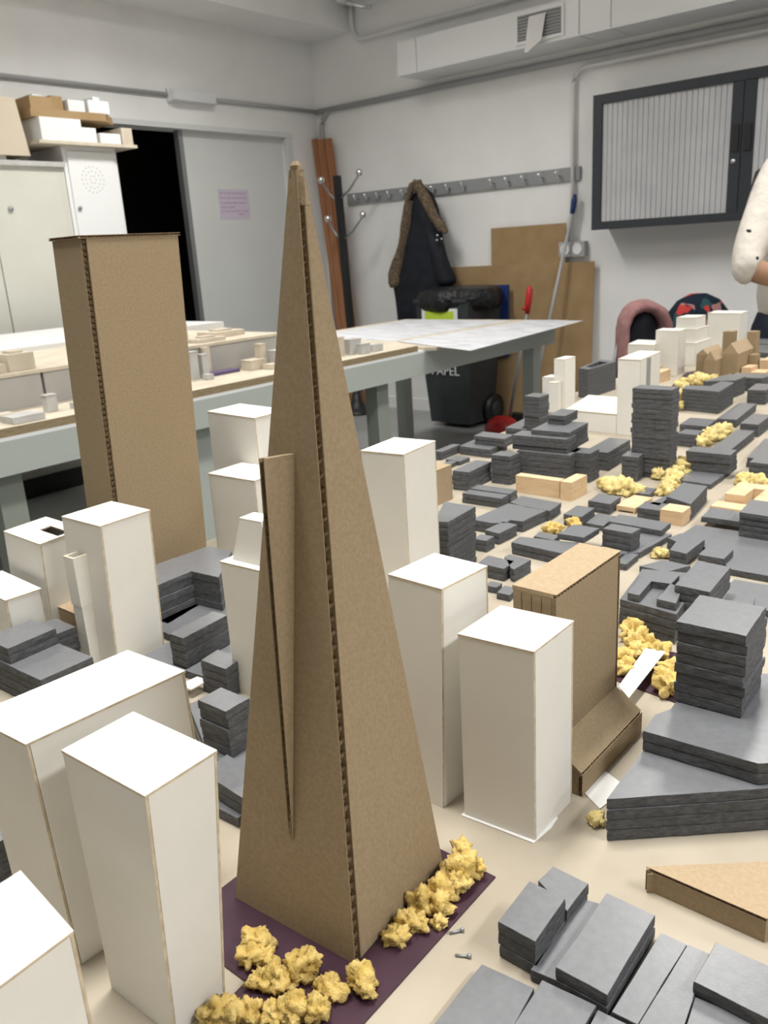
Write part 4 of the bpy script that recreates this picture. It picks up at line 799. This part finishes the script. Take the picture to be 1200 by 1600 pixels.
for fi, (label, comps) in enumerate(FOAM):
    xs = [p[0] for c in comps for p in c[0]]; ys = [p[1] for c in comps for p in c[0]]
    th = thing('foam_building', (sum(xs) / len(xs), sum(ys) / len(ys), ZB), label, 'foam block', 'grey foam city blocks')
    for ci, (poly, zb, nl) in enumerate(comps):
        dist = math.hypot(poly[0][0], poly[0][1])
        rough = .0004 if (dist < .5 and poly[0][0] > -.3) else (.0008 if dist < 1.2 else .0010)
        if nl >= 8: rough *= 1.3
        for k in range(nl):
            z0 = ZB + zb + k * TL
            if 'ring block' in label:
                q = ccw(poly); cx = sum(a for a, b in q) / 4; cy = sum(b for a, b in q) / 4
                inn = [(cx + (a - cx) * .62, cy + (b - cy) * .62) for a, b in q]
                m = MB()
                n4 = [(a, b, z0) for a, b in q] + [(a, b, z0) for a, b in inn] + [(a, b, z0 + TL - .0004) for a, b in q] + [(a, b, z0 + TL - .0004) for a, b in inn]
                fs = []
                for i in range(4):
                    j = (i + 1) % 4
                    fs += [(i, j, 8 + j, 8 + i), (4 + j, 4 + i, 12 + i, 12 + j), (8 + i, 8 + j, 12 + j, 12 + i), (j, i, 4 + i, 4 + j)]
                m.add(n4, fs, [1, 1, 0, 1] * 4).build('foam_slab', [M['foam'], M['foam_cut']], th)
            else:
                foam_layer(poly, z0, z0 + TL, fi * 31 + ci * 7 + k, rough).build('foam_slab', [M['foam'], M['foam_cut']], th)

# ------------------------------------------------------------------ white card boxes: four side panels and a roof each
def inset_pt(a, b, d):   # move from a towards b by d
    L_ = math.dist(a, b); return (a[0] + (b[0] - a[0]) * d / L_, a[1] + (b[1] - a[1]) * d / L_)
def card_walls(par, top, bot, zt, zb, t=.0018, mats=None, hole=None, roof=True):
    mats = mats or [M['card'], M['core']]
    if area2(top) < 0: top, bot = top[::-1], bot[::-1]
    n = len(top)
    for i in range(n):
        j = (i + 1) % n
        def edge(P_):
            a, b = P_[i], P_[j]; L_ = math.dist(a, b)
            nx, ny = -(b[1] - a[1]) / L_, (b[0] - a[0]) / L_
            if i % 2: a, b = inset_pt(a, b, t + .0003), inset_pt(b, a, t + .0003)
            return a, b, (a[0] + nx * t, a[1] + ny * t), (b[0] + nx * t, b[1] + ny * t)
        a0, b0, ai0, bi0 = edge(bot); a1, b1, ai1, bi1 = edge(top)
        z0, z1 = ZB + zb + .0002, ZB + zt - t - .0002
        MB().hexa([(*a0, z0), (*b0, z0), (*bi0, z0), (*ai0, z0)], [(*a1, z1), (*b1, z1), (*bi1, z1), (*ai1, z1)], [1, 1, 0, 1, 0, 1]).build('side_panel', mats, par)
    if not roof: return
    cx = sum(p[0] for p in top) / n; cy = sum(p[1] for p in top) / n
    ex = [(p[0] + (p[0] - cx) * .012, p[1] + (p[1] - cy) * .012) for p in top]
    if hole:
        q = [(ex[0][0] + (ex[1][0] - ex[0][0]) * u + (ex[3][0] - ex[0][0]) * v_, ex[0][1] + (ex[1][1] - ex[0][1]) * u + (ex[3][1] - ex[0][1]) * v_) for u, v_ in hole]
        z0, z1 = ZB + zt - t, ZB + zt
        vs = [(*p, z0) for p in ex] + [(*p, z0) for p in q] + [(*p, z1) for p in ex] + [(*p, z1) for p in q]; fs = []; mi = []
        for i in range(4):
            j = (i + 1) % 4
            fs += [(i, j, 8 + j, 8 + i), (4 + j, 4 + i, 12 + i, 12 + j), (8 + i, 8 + j, 12 + j, 12 + i), (j, i, 4 + i, 4 + j)]; mi += [1, 1, 0, 0]
        MB().add(vs, fs, mi).build('roof_panel', mats, par)
    else:
        nn = len(ex); MB().prism(ex, ZB + zt - t, ZB + zt, [0, 0] + [1] * nn).build('roof_panel', mats, par)
for label, top, bot, zt, zb in CARD:
    c_ = (sum(p[0] for p in bot) / 4, sum(p[1] for p in bot) / 4, ZB + zb)
    th = thing('card_box', c_, label, 'card box', 'white card boxes')
    hole = [(.45, .45), (.95, .45), (.95, .72), (.45, .72)] if 'slot hole' in label else None
    card_walls(th, top, bot, zt, zb, hole=hole)
    if 'square tube' in label:
        for z0, z1, g_ in ((.0, .078, .0), (.0785, .14, .0008)):
            q = [(-.8925 - g_, .4585 - g_), (-.8735 + g_, .4590 - g_), (-.8735 + g_, .4775), (-.8925 - g_, .4770)]
            inn = [(q[0][0] + .003, q[0][1] + .003), (q[1][0] - .003, q[1][1] + .003), (q[2][0] - .003, q[2][1] - .001), (q[3][0] + .003, q[3][1] - .001)]
            vs = [(*p, ZB + z0) for p in q] + [(*p, ZB + z0) for p in inn] + [(*p, ZB + z1) for p in q] + [(*p, ZB + z1) for p in inn]; fs = []
            for i in range(4):
                j = (i + 1) % 4
                fs += [(i, j, 8 + j, 8 + i), (4 + j, 4 + i, 12 + i, 12 + j), (8 + i, 8 + j, 12 + j, 12 + i), (j, i, 4 + i, 4 + j)]
            MB().add(vs, fs, [0, 0, 1, 1] * 4).build('square_tube', [M['card'], M['core']], th)
    if 'tapered cap' in label:
        b = [(-.672, .530), (-.618, .533), (-.620, .566), (-.674, .563)]; t_ = [(-.660, .536), (-.628, .538), (-.629, .560), (-.661, .558)]
        MB().hexa([(*p, ZB + zt + .0002) for p in b], [(*p, ZB + zt + .045) for p in t_]).build('tapered_cap', M['card'], th)
        MB().prism([(p[0] * 1.001, p[1]) for p in t_], ZB + zt + .0452, ZB + zt + .047).build('cap_lid', M['card'], th)
    if 'vertical slot' in label:
        a = top[1]; b = top[2]; k = .30
        x, y = a[0] + (b[0] - a[0]) * k, a[1] + (b[1] - a[1]) * k
        MB().box(x - .004, x + .0012, y, y + .022, ZB + .03, ZB + zt - .003).build('slot', mat('slot_shadow_card', (.30, .30, .27), .8), th)
# stepped white towers made of several card volumes
st1 = thing('card_tower', (-1.15, 2.14, ZB), 'stepped white card tower of three volumes at the board edge beside the ring block', 'card tower', 'white card boxes')
for x0, x1, y0, y1, z in ((-1.150, -1.118, 2.105, 2.17, .143), (-1.19, -1.153, 2.11, 2.16, .090), (-1.152, -1.125, 2.075, 2.103, .082)):
    q = [(x0, y0), (x1, y0), (x1, y1), (x0, y1)]; card_walls(st1, q, q, z, 0)
st2 = thing('card_tower', (-1.14, 3.1, ZB), 'three-tier stepped white card tower in front of the patchwork coat', 'card tower', 'white card boxes')
for x0, x1, y0, y1, z0, z in ((-1.185, -1.085, 3.01, 3.17, 0, .081), (-1.18, -1.09, 3.02, 3.15, .0812, .128), (-1.165, -1.095, 3.03, 3.13, .1282, .168)):
    q = [(x0, y0), (x1, y0), (x1, y1), (x0, y1)]; card_walls(st2, q, q, z, z0)

# ------------------------------------------------------------------ corrugated cardboard
def corr_panel(name, par, pts, nrm, t, flutes=(), pitch=.006, m=None, dep=.0028):
    """sheet of corrugated board: two liners, a core, and open wavy edges where `flutes` lists them"""
    m = m or M['kraft']; P_ = [Vector(p) for p in pts]; nrm = Vector(nrm).normalized(); n = len(P_)
    cen = sum(P_, Vector()) / n; lt = .0005
    inw = []
    for i in range(n):
        d_ = (P_[(i + 1) % n] - P_[i]).normalized(); w_ = nrm.cross(d_)
        if w_.dot(cen - P_[i]) < 0: w_ = -w_
        inw.append(w_)
    def inset(dd):
        out = []
        for i in range(n):
            h = (i - 1) % n
            d0 = dd if h in flutes else 0; d1 = dd if i in flutes else 0
            a = inw[h]; b = inw[i]; c_ = a.dot(b); den = 1 - c_ * c_
            if den < 1e-4: out.append(P_[i] + a * max(d0, d1)); continue
            u = (d0 - c_ * d1) / den; v_ = (d1 - c_ * d0) / den
            out.append(P_[i] + a * u + b * v_)
        return out
    mb = MB()
    def slab(Q, o0, o1):
        mb.add([tuple(p - nrm * o0) for p in Q] + [tuple(p - nrm * o1) for p in Q], [tuple(range(n)), tuple(range(2 * n - 1, n - 1, -1))] + [(i, n + i, n + (i + 1) % n, (i + 1) % n) for i in range(n)])
    if flutes:
        slab(P_, 0, lt); slab(inset(dep), lt, t - lt); slab(P_, t - lt, t)
    else: slab(P_, 0, t)
    o = mb.build(name, m, par)
    for e_ in flutes:
        A, B = P_[e_], P_[(e_ + 1) % n]; L_ = (B - A).length; u = (B - A) / L_; k = max(4, int(L_ / (pitch / 4))); w_ = inw[e_]
        vs = []; fs = []
        for q in range(k + 1):
            s_ = q * L_ / k; ph = math.sin(2 * math.pi * s_ / pitch); off = lt + (t - 2 * lt) * (.5 + .5 * ph)
            j = .0002 * noise.noise(Vector((s_ * 300, e_, 0)))
            p = A + u * s_ - nrm * off + w_ * (.0003 + abs(j))
            vs += [tuple(p), tuple(p + w_ * dep)]
            if q: fs.append((2 * q - 2, 2 * q, 2 * q + 1, 2 * q - 1))
        MB().add(vs, fs).build('corrugated_edge', M['flute'], o, True)
    return o
def outn(a, b, c_, ref):
    n_ = (Vector(b) - Vector(a)).cross(Vector(c_) - Vector(a)).normalized()
    return n_ if n_.dot(Vector(a) - Vector(ref)) > 0 else -n_

# pyramid tower
py_ = thing('cardboard_pyramid', (-.383, .369, ZB), 'tall slender brown corrugated cardboard pyramid in the centre with a side fin', 'cardboard tower')
FB = [Vector((-.3215, .3155, ZB + .0015)), Vector((-.3311, .430, ZB + .0015)), Vector((-.4456, .4228, ZB + .0015)), Vector((-.436, .3083, ZB + .0015))]
AP = Vector((-.3745, .376, ZB + .508))
ax = [Vector((.0030, -.0030, 0)), Vector((.0030, .0030, 0)), Vector((-.0030, .0030, 0)), Vector((-.0030, -.0030, 0))]
FT = [AP + a for a in ax]; ref = (-.383, .369, ZB + .2); tk = .0070
nL = outn(FB[3], FB[0], FT[0], ref); nR = outn(FB[0], FB[1], FT[1], ref)
corr_panel('side_panel', py_, [FB[3], FB[0], FT[0], FT[3]], nL, tk, flutes=(1,), pitch=.0092, dep=.0042)
e0 = (FB[1] - FB[0]).normalized() * (tk + .0004)
corr_panel('side_panel', py_, [FB[0] + e0, FB[1], FT[1], FT[0] + e0 * .7], nR, tk * .6)
nB = outn(FB[1], FB[2], FT[2], ref); nK = outn(FB[2], FB[3], FT[3], ref)
e1 = (FB[2] - FB[1]).normalized() * tk
corr_panel('side_panel', py_, [FB[1] + e1, FB[2], FT[2], FT[1] + e1 * .5], nB, tk)
e2 = (FB[3] - FB[2]).normalized() * tk
corr_panel('side_panel', py_, [FB[2] + e2, FB[3] - e2, FT[3] - e2 * .3, FT[2] + e2 * .3], nK, tk)
rs = [[(AP.x + (r0 * (1 + .3 * math.sin(3 * q + k))) * math.cos(q), AP.y + r0 * math.sin(q), AP.z + h) for q in [2 * math.pi * j / 9 for j in range(9)]] for k, (h, r0) in enumerate(((-.020, .0055), (-.010, .0050), (-.004, .0040), (-.001, .0030), (.002, .0036), (.0045, .0020)))]
MB().rings(rs).build('crumpled_tip', M['kraft'], py_, False)
mid0 = (FB[3] + FB[0]) / 2; mid1 = (FT[3] + FT[0]) / 2
lo_, hi_ = mid0 + (mid1 - mid0) * .143, mid0 + (mid1 - mid0) * .672
xd = (FB[0] - FB[3]).normalized(); outw = Vector((-xd.y, xd.x, 0)); outw = outw if outw.dot(nL) > 0 else -outw
ot = hi_ + outw * .0275 + Vector((0, 0, .003)); ht = .0015
fin = [lo_ + outw * .001 - xd * ht * 1.4, ot - xd * ht * 1.4, hi_ - xd * ht * 1.4]
corr_panel('fin', py_, fin, -xd, .0042, flutes=(0,), pitch=.0056)

# tall tower at the left
tt = thing('cardboard_tower', (-1.03, .67, ZB), 'tall plain brown cardboard tower at the left with a flat lid', 'cardboard tower')
bt = [Vector((-1.068, .590, ZB)), Vector((-1.0, .590, ZB)), Vector((-1.0, .7405, ZB)), Vector((-1.068, .7405, ZB))]
dz = Vector((0, .021, .496)); tp = [p + dz for p in bt]; rf = (-1.03, .67, ZB + .2); tk = .0085
nA = outn(bt[0], bt[1], tp[1], rf); nC = outn(bt[1], bt[2], tp[2], rf)
corr_panel('side_panel', tt, [bt[0], bt[1], tp[1], tp[0]], nA, tk, flutes=(1,), pitch=.0075, dep=.004)
e0 = Vector((0, tk + .0003, 0))
corr_panel('side_panel', tt, [bt[1] + e0, bt[2], tp[2], tp[1] + e0], nC, tk)
corr_panel('side_panel', tt, [bt[2] - Vector((tk, 0, 0)), bt[3], tp[3], tp[2] - Vector((tk, 0, 0))], -nA, tk)
corr_panel('side_panel', tt, [bt[3] - e0, bt[0] + e0, tp[0] + e0, tp[3] - e0], -nC, tk)
ov = .0035
ld_ = [tp[0] + Vector((-ov, -ov, .004)), tp[1] + Vector((ov * .3, -ov, .004)), tp[2] + Vector((ov * .3, ov, .004)), tp[3] + Vector((-ov, ov, .004))]
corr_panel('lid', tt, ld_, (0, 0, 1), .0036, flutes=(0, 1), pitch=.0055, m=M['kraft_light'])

# slab building with sloping annex
sb = thing('cardboard_slab', (-.33, .63, ZB), 'brown cardboard slab building with a low sloping annex behind the white box', 'cardboard building')
def B4(x0, x1, y0, y1, z): return [Vector((x0, y0, ZB + z)), Vector((x1, y0, ZB + z)), Vector((x1, y1, ZB + z)), Vector((x0, y1, ZB + z))]
b = B4(-.350, -.309, .570, .692, 0); t_ = B4(-.350, -.309, .570, .692, .1775); tk = .0042
tv = Vector((tk + .0003, 0, 0)); ty = Vector((0, tk + .0003, 0))
corr_panel('side_panel', sb, [b[1], b[2] - ty, t_[2] - ty, t_[1]], (1, 0, 0), tk)
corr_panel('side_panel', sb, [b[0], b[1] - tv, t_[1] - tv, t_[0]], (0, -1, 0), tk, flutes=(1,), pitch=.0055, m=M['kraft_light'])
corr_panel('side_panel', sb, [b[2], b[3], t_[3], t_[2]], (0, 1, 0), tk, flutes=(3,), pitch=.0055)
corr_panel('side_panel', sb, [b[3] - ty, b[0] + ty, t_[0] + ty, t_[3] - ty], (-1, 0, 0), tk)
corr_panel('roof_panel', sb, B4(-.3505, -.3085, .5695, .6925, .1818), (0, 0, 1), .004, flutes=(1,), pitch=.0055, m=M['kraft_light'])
for k in range(3):
    x = -.342 + .0095 * k
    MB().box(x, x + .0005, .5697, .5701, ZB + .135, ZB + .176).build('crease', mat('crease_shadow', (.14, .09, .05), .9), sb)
an = [Vector((-.2815, .5665, ZB)), Vector((-.2815, .690, ZB)), Vector((-.2815, .690, ZB + .022)), Vector((-.2815, .5665, ZB + .022))]
corr_panel('annex_wall', sb, an, (1, 0, 0), tk, flutes=(2, 3), pitch=.0055)
s0, s1 = Vector((-.2825, .5665, ZB + .0235)), Vector((-.2825, .690, ZB + .0235)); r0, r1 = Vector((-.3087, .5665, ZB + .0415)), Vector((-.3087, .690, ZB + .0415))
corr_panel('annex_roof', sb, [s0, s1, r1, r0], outn(s0, s1, r1, (-.33, .63, ZB)), .004)
corr_panel('annex_end', sb, [Vector((-.3088, .5665, ZB)), Vector((-.286, .5665, ZB)), Vector((-.286, .5665, ZB + .0205)), Vector((-.3088, .5665, ZB + .036))], (0, -1, 0), .003)
corr_panel('annex_end', sb, [Vector((-.3088, .690, ZB)), Vector((-.286, .690, ZB)), Vector((-.286, .690, ZB + .0205)), Vector((-.3088, .690, ZB + .036))], (0, 1, 0), .003)

# low triangular wedge
wg = thing('cardboard_wedge', (-.15, .51, ZB), 'low triangular brown cardboard block at the right photo edge', 'cardboard block')
A_, B_, D_ = Vector((-.1948, .4953, ZB)), Vector((-.1110, .4945, ZB)), Vector((-.06, .605, ZB))
zz = Vector((0, 0, .0168)); z2 = Vector((0, 0, .0202))
corr_panel('side_panel', wg, [A_, B_, B_ + zz, A_ + zz], (0, -1, 0), .004)
corr_panel('side_panel', wg, [B_, D_, D_ + zz, B_ + zz], outn(B_, D_, D_ + zz, A_), .004, flutes=(3,), pitch=.0055)
corr_panel('side_panel', wg, [D_, A_, A_ + zz, D_ + zz], outn(D_, A_, A_ + zz, B_), .004, flutes=(1,), pitch=.0055)
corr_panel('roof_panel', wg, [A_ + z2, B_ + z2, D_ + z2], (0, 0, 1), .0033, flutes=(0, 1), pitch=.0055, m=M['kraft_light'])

# small cardboard cubes
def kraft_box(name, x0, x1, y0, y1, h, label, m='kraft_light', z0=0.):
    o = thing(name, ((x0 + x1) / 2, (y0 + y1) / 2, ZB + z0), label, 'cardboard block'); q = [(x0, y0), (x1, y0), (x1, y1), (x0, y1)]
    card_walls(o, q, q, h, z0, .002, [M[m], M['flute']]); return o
kraft_box('cardboard_cube', -.945, -.895, 1.19, 1.245, .068, 'small brown cardboard cube beside the tall white box behind the pyramid')
kraft_box('cardboard_cube', -.985, -.925, .475, .50, .052, 'tiny brown cardboard box behind the square white tube')
kraft_box('cardboard_cube', -1.055, -1.02, .985, 1.02, .15, 'slim brown cardboard post half hidden behind the pyramid right edge')

# church of cardboard far back
chh = thing('cardboard_church', (-.95, 2.85, ZB), 'brown cardboard church model with gabled roofs and two towers far back', 'cardboard building')
def gable(nm, x0, x1, y0, y1, h, rise, along='y'):
    m = MB().box(x0, x1, y0, y1, ZB, ZB + h).build(nm, M['kraft'], chh)
    if along == 'y':
        xm = (x0 + x1) / 2; vs = [(x0, y0, ZB + h), (x1, y0, ZB + h), (xm, y0, ZB + h + rise), (x0, y1, ZB + h), (x1, y1, ZB + h), (xm, y1, ZB + h + rise)]
    else:
        ym = (y0 + y1) / 2; vs = [(x0, y1, ZB + h), (x0, y0, ZB + h), (x0, ym, ZB + h + rise), (x1, y1, ZB + h), (x1, y0, ZB + h), (x1, ym, ZB + h + rise)]
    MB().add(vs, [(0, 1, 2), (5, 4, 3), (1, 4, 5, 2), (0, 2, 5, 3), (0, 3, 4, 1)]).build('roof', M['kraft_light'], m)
gable('choir', -1.0, -.962, 2.79, 2.93, .072, .018)
gable('chapel', -.965, -.93, 2.765, 2.86, .058, .03)
gable('nave', -.93, -.88, 2.83, 3.02, .072, .034)
for x0, x1, y0, y1, h in ((-.985, -.95, 2.99, 3.03, .125), (-.905, -.875, 2.99, 3.03, .125), (-.878, -.856, 2.94, 2.985, .055)):
    MB().box(x0, x1, y0, y1, ZB, ZB + h).build('tower', M['kraft'], chh)

# ------------------------------------------------------------------ pale wooden blocks
def wood(label, parts, name='wooden_block'):
    xs = [q for p in parts for q in p[:2]]; ys = [q for p in parts for q in p[2:4]]
    o = thing(name, (sum(xs) / len(xs), sum(ys) / len(ys), ZB), label, 'wooden block', 'pale wooden blocks')
    for p in parts:
        e = .0004; x0, x1, y0, y1, z0, z1 = p
        MB().rings([[(x0 + e, y0 + e, ZB + z0), (x1 - e, y0 + e, ZB + z0), (x1 - e, y1 - e, ZB + z0), (x0 + e, y1 - e, ZB + z0)], [(x0, y0, ZB + z0 + e), (x1, y0, ZB + z0 + e), (x1, y1, ZB + z0 + e), (x0, y1, ZB + z0 + e)], [(x0, y0, ZB + z1 - e), (x1, y0, ZB + z1 - e), (x1, y1, ZB + z1 - e), (x0, y1, ZB + z1 - e)], [(x0 + e, y0 + e, ZB + z1), (x1 - e, y0 + e, ZB + z1), (x1 - e, y1 - e, ZB + z1), (x0 + e, y1 - e, ZB + z1)]]).build('wood_piece', M['balsa'], o)
wood('long notched pale wooden block in the middle of the foam field', [(-.815, -.722, 1.342, 1.362, 0, .034), (-.722, -.716, 1.345, 1.362, 0, .022), (-.716, -.694, 1.336, 1.398, 0, .036)])
wood('flat open pale wooden box left of the wooden cube', [(-.600, -.565, 1.322, 1.395, .003, .011), (-.600, -.596, 1.322, 1.395, 0, .003), (-.569, -.565, 1.322, 1.395, 0, .003)])
wood('pale wooden cube tucked into the grey foam block', [(-.511, -.4735, 1.2955, 1.333, 0, .0248)])
wood('U-shaped pale wooden block near the right photo edge', [(-.457, -.424, 1.448, 1.53, 0, .02), (-.424, -.385, 1.50, 1.53, 0, .02), (-.405, -.36, 1.42, 1.50, 0, .02)])
wood('thin pale wooden plate in front of the U-shaped wooden block', [(-.468, -.415, 1.41, 1.445, 0, .006)])
wood('group of pale wooden steps below the far cardboard church tower', [(-.876, -.845, 2.86, 2.93, 0, .025), (-.850, -.815, 2.97, 3.07, 0, .035), (-.844, -.80, 2.85, 2.92, 0, .012)], 'wooden_steps')
wood('small pale wooden house left of the far purple plot', [(-1.085, -1.05, 2.62, 2.70, 0, .035), (-1.11, -1.085, 2.64, 2.72, 0, .045)])
wood('tiny pale wooden block at the right photo edge beyond the street', [(-.33, -.30, 1.66, 1.72, 0, .015)])

# ------------------------------------------------------------------ yellow sponge trees
def sponge(label, lobes, seed, pale=False):
    """torn lump: overlapping displaced lobes fused into one mesh"""
    m = MB(); rr = random.Random(seed)
    for (x, y, z, r) in lobes:
        n1, n2 = 30, 17; rs = []
        for a in range(n2):
            th = math.pi * (a + .5) / n2; ring = []
            for b in range(n1):
                ph = 2 * math.pi * b / n1
                d = Vector((math.sin(th) * math.cos(ph), math.sin(th) * math.sin(ph), math.cos(th)))
                o_ = Vector((seed * 3.1, x * 50, y * 50))
                k = .95 + .75 * noise.noise(d * 1.4 + o_) + .40 * (.5 - 2 * abs(noise.noise(d * 2.4 + o_))) + .20 * noise.noise(d * 6 + o_) + .12 * noise.noise(d * 15 + o_)
                p = Vector((x, y, ZB + z)) + Vector((d.x, d.y, d.z * .9)) * r * min(max(k, .3), 1.75)
                ring.append((p.x, p.y, max(p.z, ZB + .0015)))
            rs.append(ring[::-1])
        m.rings(rs)
    o = m.build('sponge_tuft', M['sponge_pale'] if pale else M['sponge'], None, True)
    return tag(o, label, 'sponge', 'yellow sponge trees')
sponge('yellow sponge tuft touching the front white box beside the pyramid', [(-.3865, .286, .008, .0095), (-.3815, .2745, .007, .0085), (-.372, .281, .006, .008)], 1)
sponge('yellow sponge tuft second from the front white box, before the pyramid', [(-.353, .273, .007, .010), (-.3605, .2665, .006, .0075)], 2)
sponge('tall yellow sponge tuft in the middle before the pyramid front', [(-.3445, .286, .010, .0095), (-.3405, .292, .014, .0075), (-.347, .276, .006, .007)], 3)
sponge('yellow sponge tuft left of the pyramid front corner pair', [(-.3175, .290, .006, .0085), (-.3235, .287, .005, .006)], 4)
sponge('round yellow sponge tuft at the pyramid front corner', [(-.3055, .305, .008, .0100), (-.2985, .302, .006, .0065)], 5)
sponge('yellow sponge tuft at the bottom photo edge by the white box', [(-.360, .236, .006, .010), (-.349, .2455, .005, .008), (-.367, .228, .005, .007)], 6)
sponge('yellow sponge tuft at the bottom photo edge in the middle of the purple plot', [(-.326, .263, .007, .010), (-.314, .272, .008, .0085), (-.336, .2545, .005, .007)], 7)
sponge('top yellow sponge tuft beside the pyramid right corner', [(-.3215, .4425, .010, .0075), (-.3085, .424, .012, .0125), (-.303, .4345, .008, .008), (-.306, .411, .009, .010)], 8)
sponge('long yellow sponge tuft along the right foot of the pyramid', [(-.3095, .3965, .008, .0105), (-.3165, .383, .007, .0095), (-.3015, .3875, .006, .009), (-.296, .377, .004, .006)], 9)
sponge('yellow sponge tuft in the middle of the right foot of the pyramid', [(-.3135, .363, .006, .0085), (-.306, .367, .005, .0065)], 10)
sponge('smallest yellow sponge tuft low along the right foot of the pyramid', [(-.3115, .3475, .005, .0078), (-.3165, .353, .004, .005)], 11)
sponge('yellow sponge hedge behind the white strip by the slab building', [(-.372, .872, .010, .013), (-.357, .852, .012, .013), (-.342, .848, .010, .012), (-.327, .842, .010, .0115), (-.349, .83, .008, .011)], 12)
sponge('yellow sponge lump between the white strip and the big foam stack', [(-.287, .772, .012, .013), (-.296, .785, .010, .012), (-.279, .783, .008, .011), (-.300, .808, .010, .011), (-.292, .82, .008, .010)], 13)
sponge('yellow sponge lump left of the white strip behind the slab building', [(-.351, .803, .010, .012), (-.343, .788, .008, .010)], 14)
sponge('yellow sponge tuft at the foot of the tallest foam tower', [(-.634, 1.566, .018, .015), (-.615, 1.553, .009, .014)], 15, True)
sponge('yellow sponge tuft right of the tallest foam tower foot', [(-.594, 1.605, .018, .018), (-.59, 1.57, .012, .016), (-.582, 1.53, .010, .017), (-.573, 1.49, .008, .016), (-.567, 1.455, .007, .015)], 16, True)
sponge('yellow sponge patch behind the flat wooden box', [(-.645, 1.43, .008, .022), (-.615, 1.425, .009, .018), (-.675, 1.45, .006, .018)], 17, True)
sponge('yellow sponge strip between the foam bars right of the tallest tower', [(-.632, 1.955, .012, .020), (-.635, 1.92, .012, .021), (-.638, 1.88, .010, .020), (-.642, 1.845, .008, .018)], 18, True)
sponge('yellow sponge row behind the U-shaped wooden block', [(-.463, 1.585, .008, .016), (-.435, 1.575, .008, .016), (-.41, 1.57, .008, .015)], 19, True)
sponge('left one of two tiny yellow sponge tufts in the middle of the foam field', [(-.640, 1.162, .008, .011), (-.632, 1.17, .007, .009)], 20)
sponge('right one of two tiny yellow sponge tufts in the middle of the foam field', [(-.619, 1.203, .009, .011)], 21)
sponge('small pale yellow sponge tuft beside the L-shaped foam block with dark notch', [(-.452, 1.147, .006, .010), (-.443, 1.149, .005, .007)], 22, True)
sponge('yellow sponge hedge far back below the cardboard church', [(-.945, 2.60, .012, .025), (-.93, 2.64, .012, .025), (-.96, 2.57, .010, .02), (-.905, 2.66, .010, .022)], 23, True)
sponge('thin yellow sponge strip beside the L-shaped foam block left face', [(-.835, 2.21, .02, .014), (-.84, 2.25, .035, .014), (-.85, 2.30, .045, .013)], 24, True)
sponge('pale yellow sponge tuft far back at the right photo edge', [(-.83, 3.18, .008, .02), (-.80, 3.19, .008, .02)], 25, True)
sponge('flat yellow sponge crumb at the left tip of the huge foam block', [(-.255, .543, .003, .007)], 26, True)
for k, (x, y, a) in enumerate(((-.2835, .379, .9), (-.268, .3645, .5))):
    c_, s_ = math.cos(a), math.sin(a)
    o = thing('staple', (x, y, ZB), ('bent' if k == 0 else 'straight') + ' little grey metal staple lying on the board right of the pyramid', 'staple', 'staples on the board')
    MB().tube([(x - .0045 * c_, y - .0045 * s_, ZB + .0012), (x + .0045 * c_, y + .0045 * s_, ZB + .0012)], .0009, 8).build('shank', M['steel'], o, True)
    MB().ball((x + .005 * c_, y + .005 * s_, ZB + .0018), .0017, 8).build('head', M['steel'], o, True)

for o in bpy.data.objects:
    if '_o' in o: del o['_o']
